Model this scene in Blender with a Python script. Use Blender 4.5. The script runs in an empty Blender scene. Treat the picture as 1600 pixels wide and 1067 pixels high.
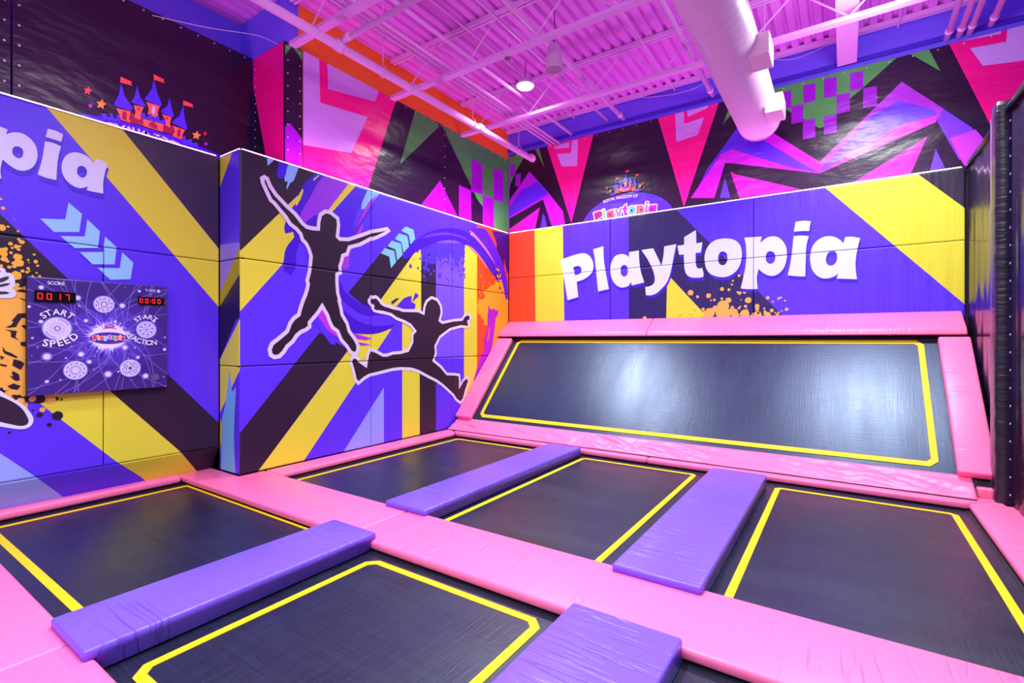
import bpy, bmesh, math, random
from mathutils import Vector, Matrix
from mathutils.geometry import tessellate_polygon
random.seed(7)
SC = bpy.context.scene
COL = SC.collection
# ------------------------------------------------------------------ camera
FPX, EYE, HOR = 770.0, 1.52, 531.0
YAW = math.atan(520 / 770)
SN, CS = math.sin(YAW), math.cos(YAW)
cam = bpy.data.cameras.new('camera')
camo = bpy.data.objects.new('camera', cam)
COL.objects.link(camo)
camo.location = (0, 0, EYE)
camo.rotation_euler = (math.pi / 2, 0, YAW)
cam.sensor_width = 36
cam.lens = 36 * FPX / 1600
cam.shift_y = -(533.5 - HOR) / 1600
cam.clip_start = .05
SC.camera = camo
def onp(px, py, ax, val):
    """point of the wall plane (axis ax = val) that the photograph shows at a pixel"""
    u = (px - 800) / FPX; v = (HOR - py) / FPX
    r = (-SN + u * CS, CS + u * SN, v); c = (0, 0, EYE)
    t = (val - c[ax]) / r[ax]
    return tuple(c[i] + t * r[i] for i in range(3))
# ------------------------------------------------------------------ materials
def lin(c):
    o = []
    for v in c:
        v = v / 255
        o.append(v / 12.92 if v <= .04045 else ((v + .055) / 1.055) ** 2.4)
    return (*o, 1)
MC = {}
def mat(name, rgb, rough=.5, metal=0., bump=0., scale=(1, 1, 1), dist=.02, emit=0., spec=.5, detail=3., sheen=0., var=0.):
    key = (name, tuple(rgb), rough, metal, bump, scale, dist, emit, spec, var)
    if key in MC: return MC[key]
    m = bpy.data.materials.new(name); m.use_nodes = True
    nt = m.node_tree; b = nt.nodes['Principled BSDF']
    b.inputs['Base Color'].default_value = lin(rgb)
    b.inputs['Roughness'].default_value = rough
    b.inputs['Metallic'].default_value = metal
    b.inputs['Specular IOR Level'].default_value = spec
    if emit:
        b.inputs['Emission Color'].default_value = lin(rgb)
        b.inputs['Emission Strength'].default_value = emit
    if bump or var:
        g = nt.nodes.new('ShaderNodeNewGeometry')
        mp = nt.nodes.new('ShaderNodeMapping'); mp.inputs['Scale'].default_value = scale
        n = nt.nodes.new('ShaderNodeTexNoise'); n.inputs['Scale'].default_value = 1
        n.inputs['Detail'].default_value = detail
        nt.links.new(g.outputs['Position'], mp.inputs['Vector'])
        nt.links.new(mp.outputs['Vector'], n.inputs['Vector'])
        if bump:
            bp = nt.nodes.new('ShaderNodeBump'); bp.inputs['Strength'].default_value = bump
            bp.inputs['Distance'].default_value = dist
            nt.links.new(n.outputs['Fac'], bp.inputs['Height'])
            nt.links.new(bp.outputs['Normal'], b.inputs['Normal'])
        if var:
            mr = nt.nodes.new('ShaderNodeMapRange')
            mr.inputs['From Min'].default_value = .3; mr.inputs['From Max'].default_value = .7
            mr.inputs['To Min'].default_value = rough - var; mr.inputs['To Max'].default_value = rough + var
            nt.links.new(n.outputs['Fac'], mr.inputs['Value'])
            nt.links.new(mr.outputs['Result'], b.inputs['Roughness'])
    MC[key] = m
    return m
def crease_mat(name, rgb, rough, scale, strength=.6, dist=.006, fine=.25, width=.035):
    m = bpy.data.materials.new(name); m.use_nodes = True
    nt = m.node_tree; b = nt.nodes['Principled BSDF']; L = nt.links.new
    b.inputs['Base Color'].default_value = lin(rgb); b.inputs['Roughness'].default_value = rough
    g = nt.nodes.new('ShaderNodeNewGeometry')
    def noise_(sc, det, dis=0.):
        mp = nt.nodes.new('ShaderNodeMapping'); mp.inputs['Scale'].default_value = sc
        n = nt.nodes.new('ShaderNodeTexNoise'); n.inputs['Scale'].default_value = 1; n.inputs['Detail'].default_value = det
        n.inputs['Distortion'].default_value = dis
        L(g.outputs['Position'], mp.inputs['Vector']); L(mp.outputs['Vector'], n.inputs['Vector'])
        return n.outputs['Fac']
    def math_(op, a, b_=None):
        n = nt.nodes.new('ShaderNodeMath'); n.operation = op
        for i, v in enumerate((a, b_)):
            if v is None: continue
            if isinstance(v, (int, float)): n.inputs[i].default_value = v
            else: L(v, n.inputs[i])
        return n.outputs[0]
    n1 = noise_(scale, 2.5)
    d = math_('ABSOLUTE', math_('SUBTRACT', n1, .5))
    mr = nt.nodes.new('ShaderNodeMapRange'); mr.interpolation_type = 'SMOOTHSTEP'
    mr.inputs['From Min'].default_value = 0; mr.inputs['From Max'].default_value = width
    L(d, mr.inputs['Value'])
    gate = nt.nodes.new('ShaderNodeMapRange'); gate.interpolation_type = 'SMOOTHSTEP'
    gate.inputs['From Min'].default_value = .42; gate.inputs['From Max'].default_value = .62
    L(noise_((1.7, 1.7, 1.7), 2), gate.inputs['Value'])
    line = math_('MULTIPLY', math_('SUBTRACT', mr.outputs['Result'], 1.), gate.outputs['Result'])
    h = math_('ADD', line, math_('MULTIPLY', noise_(tuple(v * .8 for v in scale), 3), fine * 6))
    bp = nt.nodes.new('ShaderNodeBump'); bp.inputs['Strength'].default_value = strength; bp.inputs['Distance'].default_value = dist
    L(h, bp.inputs['Height']); L(bp.outputs['Normal'], b.inputs['Normal'])
    return m
def print_left(c):   return mat('padded_wall_print', c, .42, bump=.25, scale=(3, 3, 1.1), dist=.02, spec=.35)
def print_back(c):   return mat('draped_wall_print', c, .42, bump=.8, scale=(7, 1, .9), dist=.025, spec=.4)
def print_banner(c): return mat('banner_print', c, .28, bump=.5, scale=(1.3, 1.3, 2.8), dist=.06, spec=.5, detail=4)
def print_board(c):  return mat('board_print', c, .3, spec=.5)
PINK = (255, 116, 172)
PUR = (118, 86, 248)
pink_x = crease_mat('pink_vinyl', PINK, .38, (7, 1.1, 1.5))
pink_y = crease_mat('pink_vinyl_lengthways', PINK, .38, (1.1, 7, 1.5))
pink_c = mat('pink_vinyl_crumpled', PINK, .4, bump=.35, scale=(14, 9, 9), dist=.012)
pur_y = crease_mat('violet_vinyl', PUR, .34, (1.0, 14, 2), .9, width=.05)
black_body = mat('black_backing', (22, 14, 26), .6)
steel_black = mat('black_painted_steel', (14, 13, 18), .5)
yellow_web = mat('yellow_webbing', (246, 204, 0), .6, bump=.3, scale=(60, 60, 60), dist=.003)
def bed_material(name, stretch, r0=.3, r1=.46, ca=(15, 17, 32), cb=(32, 36, 60), tint=(.68, .8, 1, 1)):
    m = bpy.data.materials.new(name); m.use_nodes = True
    nt = m.node_tree; b = nt.nodes['Principled BSDF']; L = nt.links.new
    g = nt.nodes.new('ShaderNodeNewGeometry')
    def noise(sc, det):
        mp = nt.nodes.new('ShaderNodeMapping'); mp.inputs['Scale'].default_value = sc
        n = nt.nodes.new('ShaderNodeTexNoise'); n.inputs['Scale'].default_value = 1; n.inputs['Detail'].default_value = det
        L(g.outputs['Position'], mp.inputs['Vector']); L(mp.outputs['Vector'], n.inputs['Vector'])
        return n
    a = noise((120, 3, 3), 2); c = noise((3, 120, 120), 2); d = noise(stretch, 4)
    ad = nt.nodes.new('ShaderNodeMath'); ad.operation = 'ADD'
    L(a.outputs['Fac'], ad.inputs[0]); L(c.outputs['Fac'], ad.inputs[1])
    cr = nt.nodes.new('ShaderNodeMapRange')
    cr.inputs['From Min'].default_value = .75; cr.inputs['From Max'].default_value = 1.25
    cr.inputs['To Min'].default_value = 0; cr.inputs['To Max'].default_value = 1
    L(ad.outputs[0], cr.inputs['Value'])
    mx = nt.nodes.new('ShaderNodeMix'); mx.data_type = 'RGBA'
    mx.inputs['A'].default_value = lin(ca); mx.inputs['B'].default_value = lin(cb)
    L(cr.outputs['Result'], mx.inputs['Factor']); L(mx.outputs['Result'], b.inputs['Base Color'])
    rr = nt.nodes.new('ShaderNodeMapRange')
    rr.inputs['From Min'].default_value = .3; rr.inputs['From Max'].default_value = .7
    rr.inputs['To Min'].default_value = r0; rr.inputs['To Max'].default_value = r1
    L(d.outputs['Fac'], rr.inputs['Value']); L(rr.outputs['Result'], b.inputs['Roughness'])
    bp = nt.nodes.new('ShaderNodeBump'); bp.inputs['Strength'].default_value = .25; bp.inputs['Distance'].default_value = .004
    L(ad.outputs[0], bp.inputs['Height']); L(bp.outputs['Normal'], b.inputs['Normal'])
    b.inputs['Specular IOR Level'].default_value = 1.
    b.inputs['Specular Tint'].default_value = tint
    return m
bed_mat = bed_material('black_woven_bed', (1.2, 2.5, 1))
slope_mat = bed_material('black_woven_slope_bed', (3.5, .8, .8), .33, .41, (14, 19, 42), (30, 40, 78), (.55, .7, 1, 1))
hem_mat = mat('black_bed_hem', (34, 33, 42), .55, bump=.4, scale=(60, 60, 60), dist=.004)
deck_mat = mat('painted_roof_deck', (236, 128, 240), .45)  # part of the pink LED wash is put into this base colour
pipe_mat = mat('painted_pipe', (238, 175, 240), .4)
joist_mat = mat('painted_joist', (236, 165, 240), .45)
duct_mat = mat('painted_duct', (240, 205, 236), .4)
blue_paint = mat('blue_wall_paint', (118, 90, 255), .5)
orange_paint = mat('orange_wall_paint', (255, 122, 12), .5)
chrome = mat('bright_metal', (220, 215, 225), .25, metal=1)
white_pl = mat('white_plastic', (225, 215, 232), .45)
rope = mat('white_lacing', (225, 215, 230), .6)
quilt = mat('black_quilted_vinyl', (34, 28, 48), .33, bump=.8, scale=(4, 4, 24), dist=.015)
gloss = mat('glossy_black_vinyl', (40, 26, 58), .2, bump=.3, scale=(8, 10, .7), dist=.012, spec=.9)
led_mat = mat('led_glow', (255, 205, 240), .5, emit=7)
digit_mat = mat('red_led_segment', (255, 25, 20), .5, emit=1.6)
lens_mat = mat('lamp_lens', (255, 250, 250), .5, emit=40)
# ------------------------------------------------------------------ object helpers
def link(name, me, mats, parent=None, smooth=False):
    o = bpy.data.objects.new(name, me); COL.objects.link(o)
    for m in (mats if isinstance(mats, (list, tuple)) else [mats]): me.materials.append(m)
    if smooth:
        for p in me.polygons: p.use_smooth = True
    if parent is None:                       # origin at the middle of the base
        vs = me.vertices
        xs = [v.co.x for v in vs]; ys = [v.co.y for v in vs]; zs = [v.co.z for v in vs]
        c = Vector(((min(xs) + max(xs)) / 2, (min(ys) + max(ys)) / 2, min(zs)))
        me.transform(Matrix.Translation(-c)); o.location = c
    else:
        o.parent = parent
        me.transform(Matrix.Translation(-parent_world(parent)))
    return o
def parent_world(p):
    v = Vector(p.location)
    while p.parent: p = p.parent; v += Vector(p.location)
    return v
def tag(o, label=None, cat=None, group=None, kind=None):
    if label: o['label'] = label
    if cat: o['category'] = cat
    if group: o['group'] = group
    if kind: o['kind'] = kind
    return o
def thing(name, loc, label, cat, group=None):
    o = bpy.data.objects.new(name, None); COL.objects.link(o); o.location = loc
    o.empty_display_size = .1
    return tag(o, label, cat, group)
def obj(name, bm, mats, parent=None, smooth=False):
    bmesh.ops.recalc_face_normals(bm, faces=bm.faces)
    me = bpy.data.meshes.new(name); bm.to_mesh(me); bm.free()
    return link(name, me, mats, parent, smooth)
def box(bm, x0, x1, y0, y1, z0, z1, mi=0):
    vs = [bm.verts.new(p) for p in ((x0, y0, z0), (x1, y0, z0), (x1, y1, z0), (x0, y1, z0), (x0, y0, z1), (x1, y0, z1), (x1, y1, z1), (x0, y1, z1))]
    for f in ((0, 3, 2, 1), (4, 5, 6, 7), (0, 1, 5, 4), (1, 2, 6, 5), (2, 3, 7, 6), (3, 0, 4, 7)):
        fc = bm.faces.new([vs[i] for i in f]); fc.material_index = mi
    return vs
def bevel(bm, off, seg=3, edges=None):
    bmesh.ops.bevel(bm, geom=edges if edges else list(bm.edges), offset=off, segments=seg, affect='EDGES', profile=.5, clamp_overlap=True)
def tube(bm, a, b, r, n=12, r2=None, caps=True):
    a = Vector(a); b = Vector(b); d = (b - a).normalized()
    q = d.to_track_quat('Z', 'Y'); r2 = r if r2 is None else r2
    A = []; B = []
    for i in range(n):
        t = 2 * math.pi * i / n
        o = q @ Vector((math.cos(t), math.sin(t), 0))
        A.append(bm.verts.new(a + o * r)); B.append(bm.verts.new(b + o * r2))
    for i in range(n):
        bm.faces.new((A[i], A[(i + 1) % n], B[(i + 1) % n], B[i]))
    if caps:
        bm.faces.new(A[::-1]); bm.faces.new(B)
def lathe(bm, prof, cx, cy, n=28):
    rings = []
    for r, z in prof:
        if r < 1e-5: rings.append([bm.verts.new((cx, cy, z))])
        else: rings.append([bm.verts.new((cx + r * math.cos(2 * math.pi * i / n), cy + r * math.sin(2 * math.pi * i / n), z)) for i in range(n)])
    for a, b in zip(rings, rings[1:]):
        for i in range(n):
            j = (i + 1) % n
            if len(a) == 1 and len(b) == 1: continue
            if len(a) == 1: bm.faces.new((a[0], b[j], b[i]))
            elif len(b) == 1: bm.faces.new((a[i], a[j], b[0]))
            else: bm.faces.new((a[i], a[j], b[j], b[i]))
def struct(name, bm, m):
    return tag(obj(name, bm, m), kind='structure')
# ------------------------------------------------------------------ printed artwork
def Z(x0, y0, s, pts, dx=0, dy=0):
    return [(x0 + (p[0] + dx) / s, y0 + (p[1] + dy) / s) for p in pts]
def smooth(pts, sharp=48, n=4):
    N = len(pts); out = []
    P = [Vector(p[:2]) for p in pts]
    corner = []
    for i in range(N):
        a = P[i] - P[i - 1]; b = P[(i + 1) % N] - P[i]
        if a.length < 1e-9 or b.length < 1e-9: corner.append(True); continue
        corner.append(abs(math.degrees(a.angle(b))) > sharp)
    for i in range(N):
        p0, p1, p2, p3 = P[i - 1], P[i], P[(i + 1) % N], P[(i + 2) % N]
        L = (p2 - p1).length
        def tan(a, b):
            d = b - a
            return d.normalized() * L if d.length > 1e-9 else Vector((0, 0))
        m1 = (p2 - p1) if corner[i] else tan(p0, p2)
        m2 = (p2 - p1) if corner[(i + 1) % N] else tan(p1, p3)
        for k in range(n):
            t = k / n
            h = (2 * t**3 - 3 * t**2 + 1) * p1 + (t**3 - 2 * t**2 + t) * m1 + (-2 * t**3 + 3 * t**2) * p2 + (t**3 - t**2) * m2
            out.append((h.x, h.y))
    return out
def clip(poly, axis, val, keep_gt):
    out = []
    for i in range(len(poly)):
        a, b = poly[i - 1], poly[i]
        ia = a[axis] >= val if keep_gt else a[axis] <= val
        ib = b[axis] >= val if keep_gt else b[axis] <= val
        if ia != ib:
            t = (val - a[axis]) / (b[axis] - a[axis])
            out.append((a[0] + t * (b[0] - a[0]), a[1] + t * (b[1] - a[1])))
        if ib: out.append(b)
    return out
class Art:
    """flat print in the plane of a wall: coordinates (a, z), a = y on walls x = val and x on walls y = val"""
    def __init__(s, ax, val, matf, base):
        s.ax, s.val, s.matf, s.base = ax, val, matf, base
        s.layers = []
    def P(s, p):
        q = onp(p[0], p[1], s.ax, s.val)
        return (q[1 - s.ax], q[2])
    def poly(s, pts, col, holes=(), sm=0, world=False):
        if sm: pts = smooth(pts, sm); holes = [smooth(h, sm) for h in holes]
        if not world: pts = [s.P(p) for p in pts]; holes = [[s.P(p) for p in h] for h in holes]
        loops = [[Vector((p[0], p[1], 0)) for p in pts]] + [[Vector((p[0], p[1], 0)) for p in h] for h in holes]
        flat = [p for l in loops for p in l]
        tris = [[(flat[i].x, flat[i].y) for i in t] for t in tessellate_polygon(loops)]
        s.layers.append((tris, col))
    def disc(s, c, r, col, n=10, world=False, jit=0.):
        """dot; r in metres on the wall"""
        if not world: c = s.P(c)
        s.poly([(c[0] + r * (1 + random.uniform(-jit, jit)) * math.cos(6.2832 * i / n), c[1] + r * (1 + random.uniform(-jit, jit)) * math.sin(6.2832 * i / n)) for i in range(n)], col, world=True)
    def dots(s, items, col, jit=.08):
        for q, (c, r) in enumerate(items):
            tris = []
            n = 9 if r < .03 else 14
            ring = [(c[0] + r * (1 + random.uniform(-jit, jit)) * math.cos(6.2832 * i / n), c[1] + r * (1 + random.uniform(-jit, jit)) * math.sin(6.2832 * i / n)) for i in range(n)]
            for i in range(1, n - 1): tris.append([ring[0], ring[i], ring[i + 1]])
            s.layers.append((tris, col, (q % 16) * .05 if q < len(items) - 1 else 1.))
    def ribbon(s, pts, w, col, closed=False, world=False):
        if not world: pts = [s.P(p) for p in pts]
        P = [Vector(p) for p in pts]
        Q = [P[0]]
        for p in P[1:]:
            if (p - Q[-1]).length > 1e-4: Q.append(p)
        if closed and (Q[0] - Q[-1]).length < 1e-4: Q.pop()
        N = len(Q); A = []; B = []
        for i in range(N):
            a = Q[i - 1] if (i or closed) else None; b = Q[(i + 1) % N] if (i < N - 1 or closed) else None
            d1 = (Q[i] - a).normalized() if a is not None else (b - Q[i]).normalized()
            d2 = (b - Q[i]).normalized() if b is not None else d1
            n1 = Vector((-d1.y, d1.x)); n2 = Vector((-d2.y, d2.x)); m = n1 + n2
            m = n1 if m.length < .3 else m.normalized() / max(.45, m.normalized().dot(n1))
            A.append(Q[i] + m * w / 2); B.append(Q[i] - m * w / 2)
        t0, t1 = [], []
        for i in range(N if closed else N - 1):
            j = (i + 1) % N; T = t0 if i % 2 == 0 else t1
            T.append([tuple(A[i]), tuple(A[j]), tuple(B[j])]); T.append([tuple(A[i]), tuple(B[j]), tuple(B[i])])
        s.layers.append((t0, col, .2)); s.layers.append((t1, col, 1.))
    def tris(s, tris, col): s.layers.append((tris, col))
    def mesh(s, name, a0, a1, z0, z1, parent=None, roll=.016, thick=.05, step=.00035, disp=None, body=black_body, mirror=1):
        """cut the print to one panel, wrap it over a rolled edge, close it with a body behind"""
        if roll:
            A = [a0, a0 + roll * .35, a0 + roll, a1 - roll, a1 - roll * .35, a1]
            Zs = [z0, z0 + roll * .35, z0 + roll, z1 - roll, z1 - roll * .35, z1]
        else: A = [a0, a1]; Zs = [z0, z1]
        depth_edge = roll * .75
        def dep(a, z):
            if not roll: return 0
            d = max(0, min(a - a0, a1 - a, z - z0, z1 - z))
            if d >= roll: return 0
            q = 1 - d / roll
            return depth_edge * (1 - math.sqrt(max(0, 1 - q * q)))
        cols = []; verts = []; faces = []; fm = []
        def put(poly, k, mi):
            idx = []
            for (a, z) in poly:
                d = k * step - dep(a, z)
                if disp: d += disp(a, z)
                if s.ax == 0: verts.append((s.val + d, a, z))
                else: verts.append((a, s.val - d, z))
                idx.append(len(verts) - 1)
            if s.ax == 1: idx = idx[::1]
            faces.append(idx); fm.append(mi)
        def cells(poly, k, mi):
            mnA = min(p[0] for p in poly); mxA = max(p[0] for p in poly)
            mnZ = min(p[1] for p in poly); mxZ = max(p[1] for p in poly)
            if mxA <= a0 or mnA >= a1 or mxZ <= z0 or mnZ >= z1: return
            for i in range(len(A) - 1):
                if mxA <= A[i] or mnA >= A[i + 1]: continue
                q = clip(clip(poly, 0, A[i], True), 0, A[i + 1], False)
                if len(q) < 3: continue
                for j in range(len(Zs) - 1):
                    if mxZ <= Zs[j] or mnZ >= Zs[j + 1]: continue
                    r = clip(clip(q, 1, Zs[j], True), 1, Zs[j + 1], False)
                    if len(r) < 3: continue
                    ar = sum(r[m - 1][0] * r[m][1] - r[m][0] * r[m - 1][1] for m in range(len(r)))
                    if abs(ar) < 2e-7: continue
                    if (ar < 0) == (s.ax == 0): r = r[::-1]
                    put(r, k, mi)
        def mi_of(c):
            if c not in cols: cols.append(c)
            return cols.index(c)
        cells([(a0, z0), (a1, z0), (a1, z1), (a0, z1)], 0, mi_of(s.base))
        k = 1.; pend = False
        for lay in s.layers:
            tris, c = lay[:2]; adv = lay[2] if len(lay) > 2 else 1.
            hit = len(faces)
            if adv < 1.:
                for t in tris: cells(t, k + adv, mi_of(c))
                pend = True; continue
            for t in tris: cells(t, k, mi_of(c))
            if len(faces) > hit or pend: k += 1.
            pend = False
        mats = [s.matf(c) for c in cols]; nb = len(mats); mats.append(body)
        # body behind the print
        e = depth_edge + .0005; b = len(verts)
        for d in (-e, -thick):
            for (a, z) in ((a0, z0), (a1, z0), (a1, z1), (a0, z1)):
                d_ = d + (disp(a, z) if disp else 0)
                verts.append((s.val + d_, a, z) if s.ax == 0 else (a, s.val - d_, z))
        for f in ((0, 1, 2, 3), (7, 6, 5, 4), (0, 4, 5, 1), (1, 5, 6, 2), (2, 6, 7, 3), (3, 7, 4, 0)):
            faces.append([b + i for i in f]); fm.append(nb)
        me = bpy.data.meshes.new(name)
        me.from_pydata(verts, [], faces); me.update()
        for m in mats: me.materials.append(m)
        me.polygons.foreach_set('material_index', fm)
        o = bpy.data.objects.new(name, me); COL.objects.link(o)
        if parent is None:
            am, vm = (a0 + a1) / 2, s.val
            c = Vector((vm, am, z0)) if s.ax == 0 else Vector((am, vm, z0))
            me.transform(Matrix.Translation(-c)); o.location = c
        else:
            me.transform(Matrix.Translation(-parent_world(parent))); o.parent = parent
        return o
# --- glyphs of the built-in font, as triangles
GC = {}
def glyph(ch, bold=.03):
    k = (ch, bold)
    if k in GC: return GC[k]
    cu = bpy.data.curves.new('g', 'FONT'); cu.body = ch; cu.size = 1; cu.offset = bold; cu.fill_mode = 'FRONT'; cu.resolution_u = 3
    o = bpy.data.objects.new('g', cu); COL.objects.link(o)
    bpy.context.view_layer.update()
    dg = bpy.context.evaluated_depsgraph_get()
    me = o.evaluated_get(dg).to_mesh()
    me.calc_loop_triangles()
    t = [[(me.vertices[i].co.x, me.vertices[i].co.y) for i in lt.vertices] for lt in me.loop_triangles]
    o.evaluated_get(dg).to_mesh_clear()
    COL.objects.unlink(o); bpy.data.objects.remove(o); bpy.data.curves.remove(cu)
    if t:
        mn = min(p[0] for q in t for p in q); mx = max(p[0] for q in t for p in q)
        t = [[(x - (mn + mx) / 2, y) for x, y in q] for q in t]; w = mx - mn
    else: w = .3
    GC[k] = (t, w); return GC[k]
def text_along(art, s, path, size, col, bold=.03, gap=.1, world=True, stretch=None):
    """letters of s set along a polyline on the wall"""
    if not world: path = [art.P(p) for p in path]
    seg = []; L = 0
    for a, b in zip(path, path[1:]):
        d = math.dist(a, b); seg.append((L, d, a, b)); L += d
    ws = [glyph(c, bold)[1] * size for c in s]
    tot = sum(ws); free = L - tot
    g = free / max(1, len(s) - 1) if stretch else gap * size
    pos = 0 if stretch else (L - tot - g * (len(s) - 1)) / 2
    out = []
    for c, w in zip(s, ws):
        m = pos + w / 2; pos += w + g
        for (l0, d, a, b) in seg:
            if m <= l0 + d or (l0, d, a, b) == seg[-1]:
                t = (m - l0) / d; x = a[0] + t * (b[0] - a[0]); y = a[1] + t * (b[1] - a[1])
                an = math.atan2(b[1] - a[1], b[0] - a[0]); break
        ca, sa = math.cos(an), math.sin(an)
        for tr in glyph(c, bold)[0]:
            out.append([(x + size * (px * ca - py * sa), y + size * (px * sa + py * ca)) for px, py in tr])
    art.tris(out, col)
def arc(cx, cy, r, a0, a1, n=16):
    return [(cx + r * math.cos(math.radians(a0 + (a1 - a0) * i / n)), cy + r * math.sin(math.radians(a0 + (a1 - a0) * i / n))) for i in range(n + 1)]
# colours of the prints
BLUE = (92, 50, 242); DARK = (44, 26, 52); YEL = (228, 222, 62); WHT = (222, 226, 252); DBL = (66, 8, 205); LAV = (122, 84, 248)
SKY = (140, 200, 252); RED = (255, 78, 34); ORG = (252, 176, 50); MAG = (178, 34, 222); VIO = (150, 48, 225); NAVY = (44, 28, 100)
BAN = (34, 14, 44); HOT = (255, 20, 140); LIL = (216, 165, 242); GRN = (78, 172, 78)

# ================================================================== prints
# ---- word in big cartoon letters, traced on the back wall, kept in metres for reuse
BW = Art(1, 8.2, print_back, BLUE)
z1 = lambda p, **k: Z(870, 360, 8.889, p, **k)
z2 = lambda p, **k: Z(1020, 340, 8.889, p, **k)
z3 = lambda p, **k: Z(1170, 330, 8.889, p, **k)
LETTERS = [
 (z1([(45,410),(200,355),(330,320),(400,322),(460,360),(500,430),(510,500),(490,580),(430,645),(350,690),(278,712),(285,800),(300,925),(150,970),(110,720),(75,530)]), [z1([(225,515),(275,495),(320,500),(345,545),(330,590),(290,615),(250,622),(245,570)])]),
 (z1([(505,262),(648,220),(655,400),(680,580),(725,815),(650,830),(575,850),(550,600),(530,400)]), []),
 (z1([(1005,300),(1140,278),(1145,420),(1165,560),(1215,722),(1040,765),(1035,715),(1000,765),(940,790),(880,790),(820,755),(770,680),(745,590),(745,500),(770,420),(810,360),(870,332),(930,330),(980,350),(1003,378)]), [z1([(930,480),(965,490),(985,530),(985,590),(965,630),(935,640),(905,625),(888,570),(893,510)])]),
 (z1([(1175,272),(1340,248),(1390,350),(1455,490),(1480,360),(1493,222),(1661,190),(1633,322),(1598,502),(1573,612),(1523,732),(1443,822),(1380,875),(1310,900),(1240,898),(1228,785),(1290,775),(1340,745),(1362,690),(1350,600),(1310,490),(1250,380)]), []),
 (z2([(600,172),(605,358),(690,342),(668,485),(595,490),(600,660),(625,705),(660,705),(685,695),(705,770),(700,825),(620,835),(540,830),(480,800),(445,730),(435,620),(432,512),(365,515),(342,390),(435,378),(437,270)]), []),
 (z2([(1000,290),(1090,297),(1160,325),(1210,380),(1235,460),(1235,560),(1210,660),(1160,740),(1080,800),(980,828),(880,815),(800,780),(745,710),(722,610),(722,520),(750,430),(800,360),(890,305)]), [z2([(980,470),(1020,490),(1037,540),(1033,600),(1005,650),(965,660),(925,640),(908,590),(915,520),(940,480)])]),
 (z3([(-61,367),(60,360),(180,352),(160,440),(210,395),(270,360),(340,348),(410,365),(470,415),(515,490),(530,590),(520,690),(490,780),(430,855),(360,893),(290,897),(220,870),(170,835),(135,800),(112,930),(125,1079),(0,1082),(-113,1074),(-73,909),(-38,709),(-38,489)]), [z3([(300,555),(345,570),(367,620),(362,680),(335,720),(295,730),(255,710),(237,660),(243,600),(265,565)])]),
 (z3([(622,347),(720,338),(832,347),(800,480),(792,650),(785,905),(700,905),(540,890),(575,740),(600,560)]), []),
 (z3([(650,148),(760,133),(860,138),(838,275),(740,275),(625,285)]), []),
 (z3([(1340,358),(1440,355),(1545,373),(1510,520),(1485,680),(1485,820),(1503,945),(1380,940),(1218,935),(1245,865),(1190,905),(1110,930),(1020,930),(940,890),(880,810),(853,700),(858,580),(890,480),(960,400),(1050,355),(1140,348),(1220,370),(1280,410),(1312,450)]), [z3([(1160,552),(1205,565),(1225,610),(1222,680),(1190,735),(1140,755),(1095,740),(1073,690),(1080,620),(1110,570)])]),
]
WORD = [([BW.P(p) for p in smooth(o, 42)], [[BW.P(p) for p in smooth(h, 60)] for h in hs]) for o, hs in LETTERS]
wx0 = min(p[0] for o, h in WORD for p in o); wx1 = max(p[0] for o, h in WORD for p in o)
wz0 = min(p[1] for o, h in WORD for p in o); wz1 = max(p[1] for o, h in WORD for p in o)
def word(art, cx, cz, width, cols, outline=None, sx=1.):
    k = width / (wx1 - wx0)
    f = lambda p: (cx + sx * k * (p[0] - (wx0 + wx1) / 2), cz + k * (p[1] - (wz0 + wz1) / 2))
    if outline:
        for o, hs in WORD: art.ribbon([f(p) for p in o][::3], outline, (240, 225, 245), closed=True, world=True)
    for i, (o, hs) in enumerate(WORD):
        art.poly([f(p) for p in o], cols[i % len(cols)], [[f(p) for p in h] for h in hs], world=True)
# back wall artwork
BW.poly([(792, 350), (836, 350), (837.5, 520), (792, 520)], (255, 76, 40))
BW.poly([(835, 345), (879, 335), (882, 515), (837, 520)], YEL)
BW.poly([(982, 300), (1028, 299), (1258, 528), (983, 530)], NAVY)
BW.poly(Z(750, 230, 3.556, [(1037, 1000), (1035, 945), (1040, 718), (1060, 725), (1265, 945), (1320, 1000)]), YEL)
BW.poly(Z(1150, 230, 3.556, [(440, 178), (495, 225), (1258, 862), (1300, 900), (1300, 100), (1015, 100)]), YEL)
BW.poly(Z(1150, 230, 3.556, [(960, 108), (1015, 152), (1258, 328), (1320, 375), (1320, 80)]), (48, 36, 62))
dd = []
for (x, y, r) in [(915,950,9),(1170,808,12),(1270,825,10),(1345,788,8),(1383,792,6),(1440,713,6),(1405,742,4),(1470,805,7),(1380,850,11),(1350,885,24),(1308,898,13),(1278,920,20),(1395,915,14),(1490,850,12),(1472,925,17),(1540,882,8),(1543,930,12),(1255,940,12),(1330,925,14),(1365,925,20),(1420,935,14),(1240,900,7),(1590,925,8)]:
    dd.append((BW.P((750 + x / 3.556, 230 + y / 3.556)), r * .0038))
for (x, y, r) in [(20,810,8),(48,925,19),(68,850,11),(118,885,9),(120,930,16),(180,930,10),(205,858,4),(272,852,4),(282,900,7),(230,930,6),(45,805,6),(165,925,5),(90,940,9)]:
    dd.append((BW.P((1150 + x / 3.556, 230 + y / 3.556)), r * .0034))
rr = random.Random(3)
for _ in range(70):
    x = rr.gauss(1130, 42); y = 497 - abs(rr.gauss(0, 16))
    if x < 1222 and x > 1056: dd.append((BW.P((x, y)), rr.uniform(.006, .028)))
BW.dots(dd, (248, 182, 84))
for o, hs in WORD:
    f = lambda p: (p[0] + .014, p[1] - .05)
    BW.poly([f(p) for p in o], (62, 24, 205), [[f(p) for p in h] for h in hs], world=True)
for o, hs in WORD: BW.poly(o, WHT, hs, world=True)

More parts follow.
